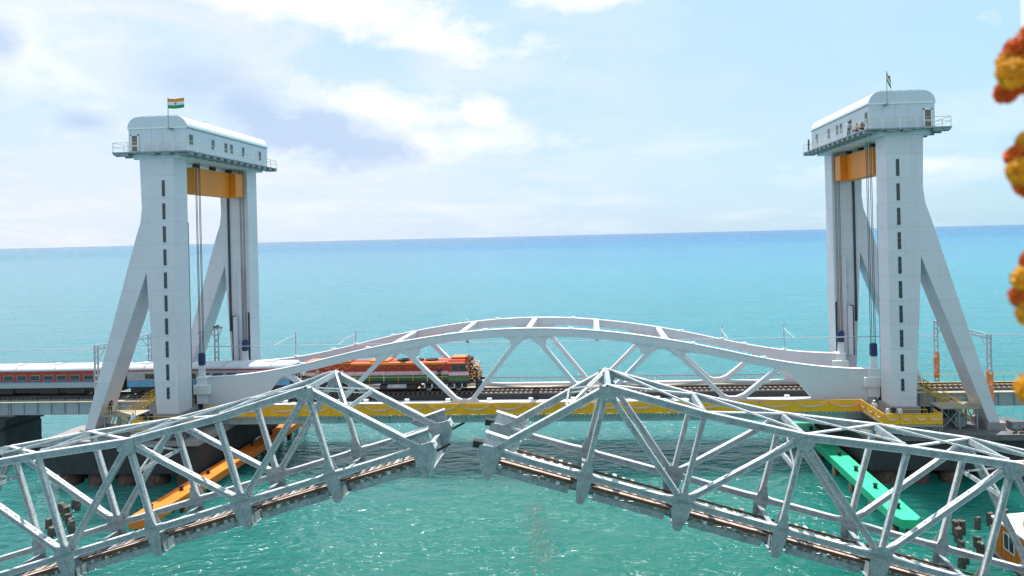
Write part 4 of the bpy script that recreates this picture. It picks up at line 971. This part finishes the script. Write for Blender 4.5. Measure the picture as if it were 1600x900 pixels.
person(29.25, 75.0, 35.86, -130, 'shirt_dark', 'person in dark clothes sitting on the tower top walkway', 'sit')
person(29.2, 93.0, 35.86, 180, 'shirt_dark', 'person in dark clothes standing at far end of tower walkway')
person(-17.55-1.5, YTR-1.32, 8.0, -90, 'shirt_dark', 'person in dark clothes on the locomotive running board')
person(-36.0, YTR-1.3, 8.0, -90, 'shirt_white', 'person in white shirt on the running board at the rear of the locomotive')
person(-34.2, YTR-1.3, 8.0, -70, 'shirt_tan', 'person in tan shirt on the running board near the rear of the locomotive')
t = thing('camera_tripod', (28.98, 77.9, 35.86), 'video camera on a tripod at the tower top walkway', 'tripod')
for a in (0, 120, 240): MB().tube([(28.98, 77.9, 37.2), (28.98+.42*math.cos(R(a)), 77.9+.42*math.sin(R(a)), 35.88)], .025, 5).build('leg', 'slit', t)
MB().box(28.83, 29.13, 77.65, 78.15, 37.2, 37.45).build('camera_body', 'slit', t, bevel=.03); MB().tube([(28.9, 77.5, 37.32), (28.9, 77.7, 37.32)], .08, 10).build('lens', 'glass', t)
# ------------------------------------------------------------------ road bridge the photograph is taken from, garland on its post
rb = thing('road_bridge', (0, -4, WZ), 'concrete road bridge deck with parapet under the viewpoint', 'bridge')
MB().box(-70, 70, -9, 1.15, 23.0, 23.85).build('deck', 'concrete', rb)
MB().box(-70, 70, 1.0, 1.14, 23.86, 24.75).build('parapet', 'concrete', rb)
for x in (-50, -17, 17, 50): MB().box(x-1.5, x+1.5, -7.5, -.5, -3, 22.99).build('pier', 'concrete', rb)
gp = tag(MB().tube([(.895, 1.42, 23.86), (.895, 1.42, 27.0)], .022, 10).build('banner_pole', 'white', None, True), 'slim white pole carrying the marigold garland', 'pole')
MB().box(.86, .93, 1.05, 1.45, 24.3, 24.36).build('clamp', 'slit', gp)
def marigold(nm, c, r, m, parent):
    b = MB(); gold = math.pi*(3-5**.5); npet = 150
    for i in range(npet):
        zz = 1-2*(i+.5)/npet; rr = math.sqrt(max(0, 1-zz*zz)); th = gold*i
        d = Vector((rr*math.cos(th), rr*math.sin(th), zz)); a = d.orthogonal().normalized(); q = d.cross(a)
        tw = random.uniform(0, 6.28); a, q = a*math.cos(tw)+q*math.sin(tw), q*math.cos(tw)-a*math.sin(tw)
        base = Vector(c)+d*r*.62; tip = Vector(c)+d*r*random.uniform(.92, 1.1); w = r*.26
        b.add([base-a*w*.6, base+a*w*.6, tip+a*w+q*w*.35, tip+q*w*.7, tip-a*w+q*w*.35], [(0, 1, 2, 3, 4)])
    b.add([Vector(c)+Vector(e)*r*.68 for e in ((1, 0, 0), (-1, 0, 0), (0, 1, 0), (0, -1, 0), (0, 0, 1), (0, 0, -1))], [(0, 2, 4), (2, 1, 4), (1, 3, 4), (3, 0, 4), (2, 0, 5), (1, 2, 5), (3, 1, 5), (0, 3, 5)])
    return b.build(nm, m, parent)
gl = thing('marigold_garland', (.87, 1.38, 24.76), 'blurred marigold garland of yellow and orange blooms tied to a white pole', 'garland')
MB().tube([(.868, 1.385, 26.6), (.862, 1.385, 25.6), (.857, 1.385, 25.3), (.855, 1.385, 24.76)], .004, 5).build('string', 'flaggreen', gl)
for x, y, z, r, m in ((.828, 1.38, 25.795, .030, 'marigold'), (.855, 1.40, 25.785, .030, 'marigold_o'), (.842, 1.41, 25.822, .026, 'marigold'), (.852, 1.40, 25.845, .026, 'marigold_o'), (.868, 1.38, 25.868, .026, 'marigold_o'), (.836, 1.42, 25.765, .022, 'marigold_o'),
                      (.862, 1.39, 25.66, .024, 'marigold'), (.850, 1.40, 25.632, .028, 'marigold_o'), (.842, 1.38, 25.602, .028, 'marigold'), (.862, 1.39, 25.580, .030, 'marigold_o'), (.868, 1.37, 25.63, .026, 'marigold'),
                      (.866, 1.39, 25.425, .026, 'marigold_o'), (.852, 1.39, 25.392, .028, 'marigold'), (.850, 1.40, 25.357, .026, 'marigold_o'), (.855, 1.38, 25.325, .029, 'marigold'), (.873, 1.40, 25.37, .028, 'marigold_o'),
                      (.850, 1.38, 25.177, .031, 'marigold'), (.872, 1.40, 25.165, .029, 'marigold_o'), (.868, 1.39, 24.905, .030, 'marigold'), (.875, 1.40, 25.02, .028, 'marigold_o')):
    marigold('bloom', (x, y, z), r, m, gl)
